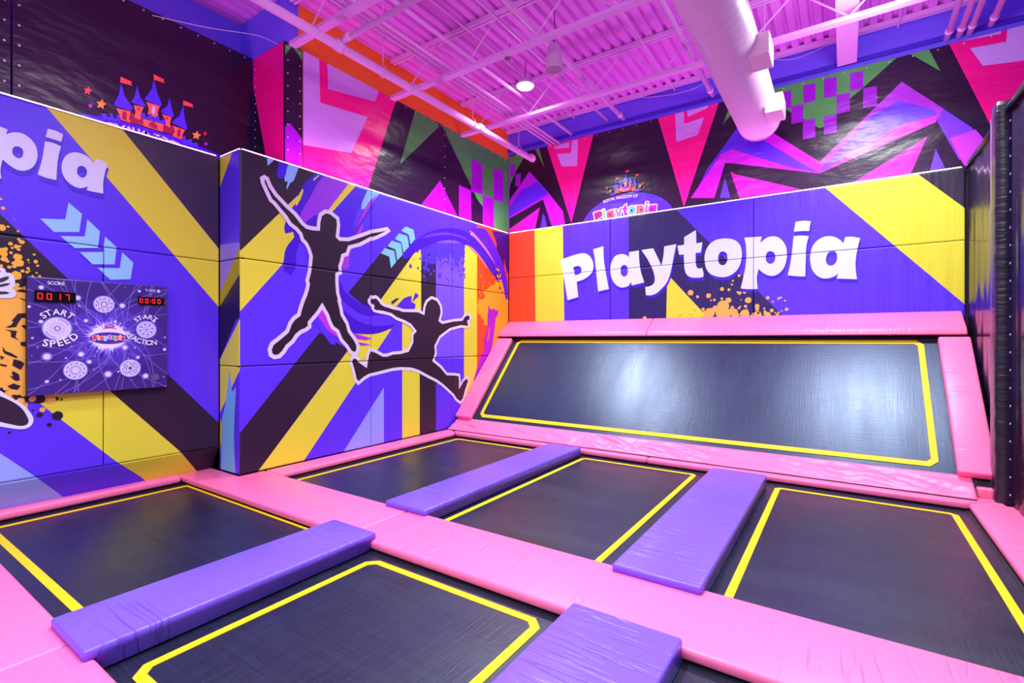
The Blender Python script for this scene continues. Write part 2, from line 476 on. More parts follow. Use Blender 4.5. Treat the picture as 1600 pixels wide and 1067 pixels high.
# ---- left front wall (two jumping figures)
L2 = Art(0, -5.62, print_left, BLUE)
g = lambda p, **k: Z(350, 230, 3.556, p, **k)
h5 = lambda p, **k: Z(350, 480, 3.556, p, **k)
d6 = lambda p, **k: Z(560, 290, 6.667, p, **k)
d7 = lambda p, **k: Z(690, 370, 9.7, p, **k)
d8 = lambda p, **k: Z(690, 480, 9.7, p, **k)
e1 = lambda p, **k: Z(400, 250, 8.889, p, **k)
e2 = lambda p, **k: Z(400, 360, 8.889, p, **k)
e3 = lambda p, **k: Z(400, 460, 8.889, p, **k)
f4 = lambda p, **k: Z(540, 420, 7.619, p, **k)
f5 = lambda p, **k: Z(540, 520, 7.619, p, **k)
L2.poly(g([(60, -40), (560, 130), (480, 215), (400, 275), (105, 565), (60, 610)]), DARK)
L2.poly(g([(60, 600), (105, 562), (410, 268), (455, 300), (440, 480), (325, 650), (95, 905), (60, 940)]), YEL)
L2.poly(e1([(880, 200), (1340, 330), (980, 705), (870, 760), (800, 810), (650, 890), (560, 750), (600, 620), (700, 480), (800, 330)]), VIO)
L2.poly(e1([(1290, 325), (1390, 355), (1060, 722), (1000, 700)]), YEL)
L2.poly(e1([(1390, 355), (1700, 440), (1660, 520), (1400, 700), (1330, 1060), (1290, 1250), (1130, 1250), (1140, 800), (1060, 720)]), (74, 22, 224), sm=30)
L2.poly(g([(440, 205), (545, 120), (565, 150), (520, 200), (480, 275), (440, 340), (420, 400), (440, 480), (425, 520), (400, 600), (400, 660), (385, 690), (370, 715), (355, 700), (335, 690), (330, 640), (345, 560), (390, 500), (385, 470), (340, 480), (335, 440), (370, 350), (410, 290)]), DBL, sm=40)
L2.poly(e1([(620, 540), (660, 420), (640, 400), (600, 470), (545, 620), (560, 640)]), YEL)
L2.poly(e1([(800, 290), (880, 215), (860, 210), (790, 270)]), YEL)
L2.poly(e1([(740, 820), (830, 760), (850, 920), (660, 890)]), DBL)
L2.poly(e1([(440, 30), (600, 75), (590, 110), (560, 190), (520, 290), (470, 320), (430, 410), (420, 380), (440, 300), (400, 300), (390, 250), (415, 180)]), SKY)
L2.poly(e1([(150, -20), (260, -20), (240, 10), (160, 80)]), SKY)
L2.poly(e1([(300, 0), (450, 40), (410, 170), (370, 260), (310, 250), (285, 190), (305, 100)]), (70, 26, 226), sm=40)
L2.poly(g([(795, 240), (870, 250), (820, 310), (790, 340), (760, 345), (765, 310)]), SKY)
L2.poly(g([(850, 265), (780, 380), (762, 470), (700, 590), (692, 670), (665, 682), (648, 650), (690, 540), (740, 430), (800, 310)]), (168, 56, 214), sm=40)
L2.poly(g([(820, 330), (850, 300), (770, 420), (700, 540), (720, 470)]), (90, 30, 200), sm=40)
# stripes on the right half
L2.poly([(628.5, 430), (656, 380), (656, 760), (628.5, 760)], YEL)
L2.poly([(655.8, 370), (681.2, 370), (681.2, 760), (655.8, 760)], DARK)
L2.poly([(681, 370), (725.2, 370), (725.2, 560), (681, 560)], LAV)
L2.poly([(725, 370), (745.5, 360), (745.5, 760), (725, 760)], YEL)
L2.poly([(745.3, 340), (800, 340), (800, 640), (745.3, 640)], RED)
L2.poly(g([(690, 808), (860, 600), (920, 540), (1100, 530), (870, 850), (800, 900), (780, 880)]), DARK)
L2.poly(g([(865, 855), (1095, 535), (1095, 940), (990, 965)]), YEL)
L2.poly(h5([(95, 690), (530, 140), (690, 235), (190, 910), (150, 960), (60, 1010), (60, 730)]), DARK)
L2.poly(h5([(190, 910), (700, 225), (690, 150), (930, 120), (445, 850), (400, 920), (150, 965)]), YEL)
L2.poly(h5([(640, 840), (665, 800), (888, 445), (888, 790), (888, 820)]), (150, 158, 250))
# sweeping brush ring
L2.poly(d6([(640, 600), (1110, 600), (1105, 760), (1060, 730), (1010, 860), (990, 760), (950, 700), (930, 760), (880, 730), (850, 810), (800, 705), (770, 830), (730, 790), (690, 900), (690, 700), (660, 830)]), (80, 50, 225))
rr = random.Random(11)
sp = []
for _ in range(110):
    x = rr.uniform(645, 1105); y = 720 + abs(rr.gauss(0, 110))
    if y < 1000: sp.append((L2.P((560 + x / 6.667, 290 + y / 6.667)), rr.uniform(.008, .034)))
L2.dots(sp, (84, 52, 222), .3)
sp = [(L2.P((560 + x / 6.667, 290 + y / 6.667)), r * .0018) for x, y, r in [(540,840,18),(615,680,16),(620,860,12),(640,760,10),(580,770,6),(600,640,8),(1112,700,7),(1115,780,7),(1112,860,8),(1110,960,10)]]
L2.dots(sp, (70, 45, 190), .3)
L2.poly(d6([(440, 740), (560, 600), (700, 500), (850, 450), (1000, 447), (1120, 480), (1230, 560), (1340, 690), (1430, 840), (1510, 1067), (1440, 985), (1370, 885), (1290, 765), (1220, 685), (1110, 615), (1000, 570), (860, 575), (720, 630), (600, 690), (520, 760)]), (68, 14, 205), sm=60)
L2.poly(d6([(620, 560), (760, 505), (920, 490), (1060, 520), (1180, 590), (1060, 540), (920, 512), (760, 530)]), (104, 60, 245), sm=60)
L2.poly(d6([(1290, 440), (1330, 450), (1440, 600), (1440, 685), (1400, 600)]), (255, 70, 60))
L2.poly(d6([(1438, 590), (1510, 700), (1520, 860), (1438, 690)]), (58, 18, 34))
L2.poly(d6([(1390, 470), (1600, 500), (1600, 960), (1545, 900), (1515, 760), (1440, 600)]), (62, 0, 150))
L2.poly(d6([(1130, 455), (1300, 445), (1360, 510), (1430, 640), (1500, 800), (1550, 1000), (1552, 1300), (1530, 1250), (1490, 1040), (1420, 830), (1320, 670), (1200, 530)]), (92, 26, 236), sm=60)
L2.poly(d6([(1150, 465), (1195, 490), (1290, 600), (1360, 700), (1430, 830), (1350, 715), (1270, 610), (1190, 520)]), (240, 120, 190), sm=60)
L2.poly(d6([(1125, 612), (1200, 660), (1290, 770), (1350, 860), (1330, 850), (1250, 740), (1190, 680)]), (245, 130, 150), sm=60)
# orange splash with violet drip
L2.poly(d7([(560, 1180), (535, 1030), (600, 980), (660, 900), (620, 830), (690, 790), (740, 735), (790, 740), (810, 660), (850, 690), (900, 640), (930, 750), (985, 1000), (1100, 1180)]), (253, 170, 44), sm=30)
L2.poly(d8([(560, -120), (1100, -120), (1100, 100), (985, 240), (780, 640), (700, 900), (560, 1067), (520, 1050), (600, 800), (740, 640), (740, 350), (680, 270), (640, 280), (640, 190), (600, 170), (580, 90), (540, 40)]), (253, 170, 44), sm=30)
sp = [(L2.P((690 + x / 9.7, 370 + y / 9.7)), r * .0011) for x, y, r in [(590,590,14),(635,690,14),(565,700,10),(620,745,16),(770,620,12),(805,600,16),(720,710,14),(555,745,10),(620,800,16),(575,840,20),(590,890,14),(550,930,10),(650,860,18)]]
L2.dots(sp, (253, 170, 44), .3)
sp = []
rr = random.Random(5)
for _ in range(60):
    t = rr.random(); x = 845 + 40 * t + rr.gauss(0, 26); y = 480 + 370 * t + rr.gauss(0, 20)
    sp.append((L2.P((690 + x / 9.7, 370 + y / 9.7)), rr.uniform(.008, .03)))
L2.dots(sp[::2], (40, 18, 30), .4); L2.dots(sp[1::3], (240, 170, 60), .4)
L2.poly(d8([(710, -40), (740, 30), (760, 40), (790, 10), (800, 40), (860, 50), (850, 120), (820, 160), (800, 350), (780, 500), (745, 660), (760, 680), (600, 1067), (560, 1180), (470, 1180), (500, 1040), (590, 760), (650, 600), (640, 500), (690, 330), (690, 180)]), (172, 30, 208), sm=30)
L2.poly(d8([(720, 300), (735, 290), (715, 470), (690, 530), (685, 480)]), (250, 110, 90))
# dark crescents round the standing figure
L2.poly(f4([(-130, 60), (-60, 170), (0, 280), (150, 395), (300, 455), (420, 540), (250, 555), (100, 480), (0, 400), (-130, 260)]), DBL, sm=60)
L2.poly(f4([(-80, 420), (0, 510), (150, 620), (350, 680), (600, 655), (500, 725), (350, 772), (200, 775), (60, 755), (-20, 640)]), DBL, sm=60)
L2.poly(f4([(60, 765), (180, 790), (320, 830), (230, 850), (130, 832)]), MAG)
L2.poly(f4([(140, 868), (300, 905), (180, 915)]), MAG)
L2.poly(e3([(915, 180), (1000, 350), (1060, 470), (1180, 570), (1170, 615), (1010, 520), (920, 400), (840, 280)]), (188, 54, 222), sm=60)
L2.poly(e3([(800, 360), (850, 290), (930, 430), (1030, 545), (1110, 640), (1090, 700), (1030, 690), (960, 590), (880, 480)]), (88, 50, 246), sm=40)
L2.poly(f4([(530, 440), (600, 450), (690, 350), (740, 330), (785, 320), (780, 395), (830, 420), (825, 470), (780, 490), (640, 490)]), (84, 34, 222))
L2.poly(f4([(790, 400), (830, 280), (870, 320), (825, 365)]), (84, 34, 222))
L2.poly(f4([(535, 395), (600, 350), (640, 350), (560, 420)]), (60, 40, 90))
for c in ([(490,425),(570,460),(588,555),(540,615),(520,510),(440,470)], [(420,497),(505,525),(525,635),(465,700),(445,590),(375,555)], [(345,573),(440,603),(458,720),(400,780),(382,665),(300,632)], [(270,650),(370,680),(390,795),(335,860),(318,740),(230,705)]):
    L2.poly(d6(c), (132, 206, 246))
stand = e1([(115,240),(150,260),(190,360),(270,480),(420,640),(540,750),(640,880),(700,930),(780,950),(860,955),(865,860),(890,760),(960,712),(1030,730),(1130,810),(1142,900),(1132,1000),(1125,1065)]) \
  + e2([(1160,120),(1280,125),(1450,70),(1600,15)]) + g([(855,463),(905,453),(913,464),(895,478),(850,500),(822,510)]) \
  + e2([(1600,110),(1440,195),(1290,235),(1260,330),(1200,350),(1180,440),(1160,500),(1170,590),(1120,610),(1120,720),(1130,870),(1160,970)]) \
  + e3([(1150,90),(1175,190),(1190,280),(1260,400),(1290,510),(1370,620),(1410,700),(1410,780),(1370,830),(1310,800),(1260,720),(1180,630),(1130,510),(1060,460),(1020,380),(990,290),(915,160),(850,260),(740,390),(740,450),(690,490),(620,520),(560,570),(510,650),(430,720),(380,800),(320,860),(250,870),(200,840),(185,760),(220,680),(300,620),(430,510),(470,400),(520,330),(590,280),(610,200),(650,80)]) \
  + e2([(680,900),(710,800),(720,740),(705,700),(740,560),(750,450),(760,360),(730,260),(690,180),(640,130),(615,50)]) \
  + e1([(560,960),(470,890),(400,780),(330,700),(250,600),(200,560),(130,410),(90,320),(80,260)])
jump = Z(560, 440, 20, [(400,470),(445,500),(490,480),(530,470),(600,520),(660,590),(720,680),(820,740),(940,770),(1080,820),(1250,850),(1380,900)]) \
  + f4([(860,500),(925,530),(935,450),(960,385),(1020,340),(1090,370),(1130,440),(1140,520),(1115,615),(1150,640),(1280,612),(1385,603),(1410,560),(1445,540),(1475,550),(1490,590),(1455,620),(1465,680),(1440,692),(1370,685),(1240,720),(1120,810),(1065,920),(1072,1000)]) \
  + f5([(1062,270),(1045,330),(1130,400),(1205,490),(1290,492),(1352,502),(1358,575),(1355,640),(1400,560),(1445,525),(1467,570),(1430,680),(1400,790),(1365,835),(1310,790),(1280,740),(1150,620),(1080,570),(980,520),(870,460),(780,430),(650,425),(560,435),(420,470),(280,505),(220,540),(150,600),(115,560),(90,450),(60,350),(75,290),(120,285),(170,340),(240,390),(260,260),(285,195),(350,215),(440,265),(490,265),(560,240),(640,235),(740,210),(780,130)]) \
  + f4([(790,870),(790,780),(825,740),(770,670),(700,630),(600,590),(540,545),(450,520)]) + Z(560, 440, 20, [(620,940),(480,900),(440,830),(450,770),(380,720),(320,640),(320,580),(360,550),(370,500)])
L2.poly(stand, (40, 22, 44)); L2.ribbon(stand, .05, (226, 214, 242), closed=True)
L2.poly(jump, (44, 24, 46)); L2.ribbon(jump, .045, (228, 218, 246), closed=True)
# fingers of the second figure
for fg in ([(420,545),(520,620)], [(370,635),(500,690)], [(520,545),(590,610)], [(480,840),(600,885)]):
    L2.ribbon(Z(560, 440, 20, fg), .016, (44, 24, 46))
for fg in ([(1425,585),(1450,548)], [(1430,600),(1466,560)], [(1430,612),(1475,598)], [(1420,660),(1452,680)]):
    L2.ribbon(f4(fg), .014, (44, 24, 46))

# ---- left rear wall (board and big letters)
L1 = Art(0, -6.08, print_left, BLUE)
a2 = lambda p, **k: Z(0, 250, 3.556, p, **k)
a3 = lambda p, **k: Z(0, 500, 3.556, p, **k)
b4 = lambda p, **k: Z(0, 180, 8.889, p, **k)
b5 = lambda p, **k: Z(0, 390, 7.117, p, **k)
b6 = lambda p, **k: Z(0, 530, 7.113, p, **k)
L1.poly([(60, 153), (184, 193), (350, 399), (350, 489)], YEL)
L1.poly([(184, 193), (360, 235), (360, 411)], (58, 40, 74))
L1.poly([(-120, 218), (0, 334), (343, 662), (343, 790), (281, 705), (171.5, 610.5), (-120, 358)], DARK)
L1.poly([(-120, 370), (171.5, 610.5), (281, 705), (360, 780), (270, 780), (226, 747), (183, 722), (60.5, 629), (-120, 490)], YEL)
L1.poly([(-120, 600), (0, 708), (53, 743), (120, 790), (120, 830), (-120, 830)], (150, 170, 252))
L1.poly([(-120, 478), (-20, 440), (25, 455), (43, 458), (43, 585), (43, 640), (20, 640), (-30, 620), (-120, 570)], (248, 184, 76), sm=30)
for c in ([(220,530),(260,550),(305,560),(305,570),(260,565),(225,545)], [(60,860),(120,840),(150,800),(125,795),(200,710),(300,705),(300,760),(240,760),(200,820),(180,860),(100,870)], [(45,885),(190,905),(170,970),(215,1010),(120,970),(120,915)], [(230,840),(300,840),(300,890),(270,880)], [(225,1030),(300,1020),(300,1060),(240,1067)]):
    L1.poly(b5(c), DARK)
for c in ([(30,80),(60,130),(120,150),(200,200),(180,210),(100,180),(50,160),(30,130)], [(150,220),(230,240),(270,270),(230,340),(170,310),(135,290)], [(140,350),(210,390),(220,460),(160,440),(130,380)], [(100,400),(220,440),(190,465),(150,450)], [(80,520),(150,490),(230,520),(190,560),(120,550)], [(0,180),(50,200),(10,230)], [(0,270),(85,290),(60,305),(0,290)], [(270,370),(300,370),(300,410)], [(225,30),(300,30),(290,80),(230,70)], [(130,620),(180,610),(235,640),(225,670),(170,650),(130,640)]):
    L1.poly(b6(c), DARK)
dd = [(L1.P((x / 7.117, 390 + y / 7.117)), r * .00092) for x, y, r in [(195,82,32),(205,148,38),(40,45,30),(45,105,25),(120,35,14),(145,150,14),(155,188,18),(80,130,14),(100,195,15),(248,240,16),(310,210,14),(395,135,18),(415,180,12),(378,55,12),(405,258,9),(310,115,10),(175,290,42),(190,390,16),(165,430,30),(280,430,22),(440,295,12),(320,145,6),(20,10,25),(10,180,14),(205,0,14),(225,430,12),(300,250,14),(325,235,8),(360,293,10)]]
dd += [(L1.P((x / 5.333, 230 + y / 5.333)), r * .0012) for x, y, r in [(25,507,12),(8,430,8),(18,670,22),(68,662,8),(150,700,8),(118,597,4),(155,768,10),(180,790,16),(135,830,16),(165,825,8),(85,805,14),(45,850,14),(100,840,8)]]
L1.dots(dd, (244, 184, 60), .15)
L1.dots([(L1.P((x / 7.113, 530 + y / 7.113)), r * .00092) for x, y, r in [(435,665,46),(285,665,33),(640,848,44),(438,838,24),(545,950,21),(103,1038,12),(625,662,18),(682,668,10),(363,790,8),(25,565,26),(200,650,30)]], (36, 20, 44), .1)
L1.dots([(L1.P((x / 7.113, 530 + y / 7.113)), r * .00092) for x, y, r in [(360,660,28),(470,782,24),(560,670,38),(225,690,34),(185,600,18),(60,545,20)]], (248, 184, 90), .1)
L1.poly(b6([(-700,400),(-300,450),(0,570),(100,640),(200,690),(280,750),(340,820),(370,890),(350,950),(290,990),(200,998),(100,985),(0,968),(-700,820)]), WHT, sm=60)
L1.poly(b6([(-700,450),(-300,510),(0,632),(80,665),(180,720),(250,780),(300,860),(315,910),(290,950),(220,962),(120,945),(0,918),(-700,760)]), (52, 32, 60), sm=60)
L1.poly(b5([(-500,195),(0,197),(50,215),(65,255),(110,262),(150,295),(165,360),(160,400),(130,430),(170,460),(178,495),(150,530),(80,540),(-500,535)]), WHT, sm=60)
for c in ([(-200,365),(-50,335),(60,300),(98,300),(90,328),(0,368)], [(-200,430),(-50,400),(60,375),(112,375),(90,395),(0,418)], [(-200,470),(60,466),(108,482),(60,497),(-200,497)], [(-60,240),(0,235),(8,248),(-60,270)]):
    L1.poly(b5(c), (66, 50, 66), sm=60)
for c in ([(380,235),(455,300),(440,400),(300,400),(222,325),(362,330)], [(485,330),(555,397),(543,490),(412,490),(335,422),(470,425)], [(583,425),(648,485),(637,580),(512,580),(440,512),(570,512)], [(678,512),(740,570),(725,662),(612,665),(540,600),(665,600)]):
    L1.poly(a2(c), (150, 212, 252))
pia = [([(-260,80),(0,160),(105,200),(80,268),(150,245),(230,240),(320,260),(410,320),(480,400),(515,500),(515,600),(480,690),(420,745),(330,772),(240,760),(150,710),(80,655),(35,612),(10,720),(5,800),(18,880),(-60,865),(-260,800),(-190,500)], [[(200,433),(265,440),(310,475),(322,530),(305,585),(265,603),(210,580),(172,530),(172,470)]]),
       ([(622,362),(730,385),(845,432),(805,600),(790,750),(780,903),(640,870),(520,825),(580,620)], []), ([(660,188),(770,218),(873,265),(850,372),(740,335),(630,303)], []),
       ([(1335,605),(1420,635),(1495,670),(1455,800),(1430,950),(1432,1090),(1300,1065),(1197,1040),(1222,988),(1160,1010),(1080,1010),(980,960),(900,880),(860,790),(853,700),(875,620),(930,550),(1010,518),(1100,525),(1190,560),(1250,610),(1297,665)], [[(1110,705),(1165,715),(1200,760),(1200,830),(1165,870),(1115,865),(1075,820),(1068,760),(1085,720)]])]
for o, hs in pia: L1.poly(b4(o, dx=14, dy=75), (70, 28, 215), [b4(q, dx=14, dy=75) for q in hs], sm=42)
for o, hs in pia: L1.poly(b4(o), WHT, [b4(q) for q in hs], sm=42)

# ---- short return between the two left walls
RT = Art(1, 2.87, print_left, BLUE)
RT.poly(Z(0, 0, 3.556, [(1200, 880), (1290, 850), (1228, 1025), (1200, 1100)]), YEL)
RT.poly(a2([(1200, 500), (1228, 470), (1345, 455), (1345, 480), (1225, 735), (1200, 800)]), (142, 118, 240))
RT.poly(a2([(1345, 450), (1345, 620), (1225, 825), (1200, 860), (1200, 800), (1225, 735)]), (170, 158, 40))
RT.poly(a2([(1345, 610), (1345, 860), (1310, 890), (1215, 1125), (1200, 1150), (1200, 850)]), (34, 20, 60))
RT.poly(a3([(1345, -30), (1330, 0), (1220, 225), (1200, 260), (1200, 560), (1225, 510), (1345, 250)]), YEL)
RT.poly(a3([(1200, 480), (1240, 600), (1225, 700), (1215, 840), (1150, 860), (1150, 600)]), ORG)
RT.poly(a3([(1232, 560), (1250, 480), (1275, 275), (1290, 400), (1312, 370), (1300, 640), (1310, 870), (1225, 850), (1230, 740)]), (118, 186, 240), sm=30)

# ---- castle emblem, traced on the black banner and kept in metres
BB = Art(0, -6.55, print_banner, BAN)
c7 = lambda p: [BB.P(q) for q in Z(120, 100, 7.111, p)]
RF = (78, 52, 240); WL = (252, 112, 84); DR = (150, 34, 62); FL = (255, 92, 78)
CASTLE = [
 ([(1180,800),(1205,800),(1205,840),(1240,850),(1245,830),(1280,840),(1275,870),(1310,880),(1315,870),(1345,885),(1340,930),(1180,880)], (84,60,240)),
 ([(262,555),(320,552),(340,590),(380,590),(355,548),(395,550),(410,600),(440,605),(440,570),(480,575),(480,640),(300,610)], (84,60,240)),
 ([(480,200),(488,140),(615,200),(598,215),(622,242),(485,207)], FL), ([(853,175),(855,113),(975,175),(960,188),(982,213),(857,176)], FL), ([(1180,456),(1183,403),(1295,450),(1280,465),(1298,485),(1184,457)], FL),
 ([(590,560),(600,545),(640,555),(740,600),(740,690),(590,650)], DR), ([(960,670),(1075,690),(1075,790),(950,750)], DR),
 ([(440,490),(600,530),(580,600),(600,655),(490,622),(470,560)], WL), ([(630,458),(742,480),(715,540),(705,620),(640,595),(650,530)], WL),
 ([(772,422),(922,468),(898,530),(905,610),(785,560),(800,500)], WL), ([(945,558),(1052,590),(1035,650),(1035,710),(985,680),(980,620)], WL),
 ([(1070,688),(1202,735),(1170,790),(1170,840),(1062,800),(1085,750)], WL), ([(735,610),(960,670),(955,755),(740,690)], WL),
 ([(710,540),(757,550),(762,582),(795,590),(795,552),(830,556),(830,592),(870,602),(878,575),(910,582),(915,622),(940,630),(950,615),(990,625),(988,672),(960,668),(725,600)], RF),
 ([(490,208),(530,360),(622,490),(602,522),(420,468),(412,440),(465,340)], RF), ([(668,240),(700,370),(762,460),(740,478),(615,432),(605,415),(645,350)], RF),
 ([(855,172),(890,320),(945,455),(930,470),(762,402),(755,382),(825,290)], RF), ([(1030,372),(1045,480),(1078,570),(1065,592),(942,545),(935,520),(1000,470)], RF), ([(1180,455),(1195,600),(1225,715),(1207,732),(1065,662),(1058,640),(1140,570)], RF),
 ([(795,690),(800,655),(845,640),(890,680),(895,735)], DR), ([(500,615),(505,540),(528,524),(552,550),(548,630)], DR), ([(1110,800),(1117,735),(1138,720),(1152,750),(1142,815)], DR),
 ([(676,515),(682,485),(695,490),(696,522)], DR), ([(988,615),(992,590),(1008,598),(1006,622)], DR), ([(828,545),(832,475),(850,466),(868,485),(862,560)], (205,196,245)),
]
for (x, y, r, c) in [(118,300,50,(255,88,80)), (268,450,60,(255,164,60)), (147,468,30,(188,46,222)), (1325,795,54,(255,164,60)), (1420,775,28,(240,30,50)), (1428,890,26,(188,46,222))]:
    CASTLE.append(([(x + (r if i % 2 == 0 else r * .5) * math.sin(i * math.pi / 5 + .2), y - (r if i % 2 == 0 else r * .5) * math.cos(i * math.pi / 5 + .2)) for i in range(10)], c))
CASTLE = [(c7(p), c) for p, c in CASTLE]
BB.poly([BB.P(p) for p in smooth(Z(120, 100, 7.111, [(-160, 600), (0, 565), (130, 562), (300, 590), (500, 635), (700, 690), (900, 750), (1100, 810), (1300, 890), (1500, 970), (1640, 1040), (1500, 1500), (0, 1500)]), 60)], (72, 18, 240), world=True)
for p, c in CASTLE: BB.poly(p, c, world=True)
text_along(BB, 'ROYAL KINGDOM OF', c7([(230, 752), (330, 762), (450, 784), (600, 814), (800, 864), (1000, 929), (1200, 1014), (1330, 1084)]), .16, (225, 215, 245), bold=.02, stretch=True)
cc = c7([(800, 560)])[0]
def castle(art, cx, cz, k, dim=None):
    for p, c in CASTLE:
        art.poly([(cx + k * (q[0] - cc[0]), cz + k * (q[1] - cc[1])) for q in p], c, world=True)

# ---- tall banners over the left wall
UB = Art(0, -5.82, print_banner, BAN)
t6 = lambda p: Z(400, 0, 3.556, p)
UB.poly(t6([(140, 245), (210, 250), (152, 312)]), GRN); UB.poly(t6([(200, 255), (262, 285), (262, 345)]), GRN)
UB.poly(t6([(150, 712), (190, 685), (256, 770), (256, 1000), (150, 1000)]), (166, 12, 208))
UB.poly(t6([(262, 270), (775, 545), (775, 565), (600, 1120), (255, 1000)]), HOT)
UB.poly(t6([(262, 270), (350, 320), (357, 570), (620, 650), (530, 850), (262, 805)]), LIL)
UB.poly(t6([(397, 345), (680, 500), (680, 515), (660, 565), (400, 495)]), LIL)
UB.poly(t6([(888, 600), (1015, 690), (1015, 705), (800, 912)]), GRN)
UB.poly(t6([(1030, 690), (1400, 860), (1420, 1067), (1420, 1500), (1195, 1035)]), GRN)
UB.poly(g([(1200, 185), (1320, 430), (1040, 390)]), (164, 12, 206)); UB.poly(g([(1110, 300), (1150, 370), (1060, 380)]), (120, 40, 230))
for c in ([(1375,60),(1437,95),(1437,265),(1373,245)], [(1497,115),(1553,135),(1553,305),(1497,290)], [(1305,210),(1373,240),(1375,450),(1305,450)], [(1437,265),(1500,290),(1500,500),(1437,500)]):
    UB.poly(g(c), (166, 16, 206))
UB.poly(g([(1373, 245), (1437, 330), (1437, 500), (1375, 500)]), BAN)
RB = Art(1, 3.52, print_banner, BAN)
RB.poly(Z(0, 0, 3.556, [(1405, 330), (1600, 215), (1600, 1000), (1500, 1000), (1475, 860), (1408, 480)]), (250, 8, 140))

# ---- wide banner over the back wall
KB = Art(1, 8.49, print_banner, BAN)
t7 = lambda p: Z(750, 0, 3.556, p)
q1 = lambda p: Z(750, 230, 3.556, p)
t8 = lambda p: Z(1150, 0, 3.556, p)
KB.poly(t7([(140, 880), (265, 840), (195, 960), (140, 1090)]), GRN)
KB.poly(t7([(300, 820), (325, 815), (358, 930)]), GRN)
for c in ([(168,920),(197,908),(197,965),(168,990)], [(197,970),(228,962),(222,1035),(197,1035)], [(145,990),(168,990),(168,1050),(145,1060)]): KB.poly(t7(c), (160, 16, 200))
KB.poly(q1([(140, 330), (275, 135), (370, 240), (460, 355), (480, 470), (400, 440), (350, 290), (140, 410)]), (184, 22, 222))
KB.poly(q1([(140, 370), (230, 240), (320, 190), (370, 240), (380, 260), (140, 400)]), (96, 40, 226))
KB.poly(q1([(360, 380), (350, 370), (330, 480), (380, 480)]), (80, 50, 235))
KB.poly(q1([(140, 560), (140, 470), (200, 430), (333, 335), (290, 520)]), (255, 20, 170))
KB.poly([(850, 214), (930, 193), (927, 212), (893, 348)], HOT)
KB.poly(t7([(545, 775), (540, 922), (455, 925), (427, 855), (505, 850), (512, 782)]), LIL); KB.poly(t7([(410, 815), (495, 790), (497, 820), (412, 828)]), LIL)
KB.poly([(1021, 160), (1131, 135), (1124, 159), (1069, 323)], HOT)
KB.poly(t7([(1085, 632), (1133, 620), (1135, 690), (1245, 652), (1210, 750), (1092, 790)]), LIL); KB.poly(t7([(1150, 612), (1270, 580), (1265, 600), (1155, 650)]), LIL)
KB.poly(t7([(1400, 560), (1408, 625), (1348, 695)]), GRN)
# folded-paper fan
KB.poly(t8([(22, 700), (200, 735), (465, 900), (465, 965), (0, 910), (-60, 905), (-120, 1100), (-250, 1100)]), (206, 26, 222))
KB.poly(t8([(22, 690), (120, 760), (465, 965), (280, 925), (-20, 830), (-90, 860), (-210, 1040), (-160, 940)]), (96, 44, 228))
KB.poly(t8([(-60, 990), (-30, 1100), (-90, 1100)]), (88, 60, 236))
KB.poly(t8([(-30, 955), (0, 970), (350, 1050), (450, 1100), (30, 1130)]), (255, 18, 170))
KB.poly(t8([(465, 900), (920, 455), (1160, 610), (1150, 650), (465, 965)]), (184, 52, 222))
KB.poly(t8([(465, 965), (465, 940), (760, 640), (900, 560), (1100, 610), (1120, 660)]), (110, 66, 232))
KB.poly(t8([(465, 965), (900, 700), (1120, 640), (1110, 680)]), (206, 40, 216))
KB.poly(t8([(1150, 605), (1310, 710), (1355, 780), (1290, 880), (1240, 890), (1115, 672)]), (120, 56, 232))
KB.poly(t8([(1190, 770), (1330, 720), (1380, 780), (1300, 960), (1260, 910)]), (190, 60, 226))
KB.poly(t8([(1062, 760), (970, 965), (900, 1020), (560, 1070)]), (255, 34, 180))
KB.poly(t8([(1110, 830), (1160, 935), (1150, 1000), (1070, 970)]), (96, 64, 236))
KB.poly(t8([(1160, 200), (1175, 230), (1415, 700), (1500, 860), (2100, 860), (2100, -60), (1600, 90)]), (255, 8, 138))
KB.poly(t8([(1300, 270), (1500, 235), (1510, 135), (1760, 40), (1700, 320), (1585, 340), (1370, 367)]), LIL); KB.poly(t8([(1250, 200), (1475, 120), (1470, 190), (1265, 228)]), LIL)
KB.poly(t8([(170, 440), (930, 240), (930, 290), (705, 490), (640, 545), (490, 705), (465, 715), (375, 665), (270, 605), (170, 530)]), GRN)
for c in ([(245,515),(308,503),(308,600),(250,608)], [(372,475),(442,462),(442,560),(375,578)], [(488,440),(560,427),(560,535),(488,548)], [(632,408),(707,395),(707,490),(632,512)], [(308,595),(375,580),(372,680),(308,692)], [(560,530),(632,517),(632,620),(558,637)], [(707,492),(782,480),(785,590),(705,605)], [(372,672),(440,660),(440,765),(372,778)], [(488,648),(560,637),(560,740),(488,752)]):
    KB.poly(t8(c), (158, 16, 204))
KB.poly(t8([(935, 285), (935, 240), (1050, 220), (1060, 255), (1135, 398)]), GRN)
lc = KB.P((978, 352)); KB.poly([(lc[0] + .88 * math.cos(t * .1257), lc[1] + .57 * math.sin(t * .1257)) for t in range(50)], (74, 44, 240), world=True)
cx, cz = KB.P((975, 300)); castle(KB, cx + .01, cz + .09, .6)
text_along(KB, 'ROYAL KINGDOM OF', smooth([KB.P(p) for p in Z(900, 250, 10.667, [(470, 725), (640, 670), (820, 640), (1000, 625), (1155, 610)])], 60)[:-6], .075, (232, 224, 248), bold=.01, stretch=True)
wc = KB.P((976, 330)); word(KB, wc[0], wc[1] - .02, 1.19, [(235,30,90),(90,190,120),(250,80,90),(120,130,240),(200,50,200),(90,190,150),(252,110,90),(130,120,245),(130,120,245),(240,20,150)], outline=.035)

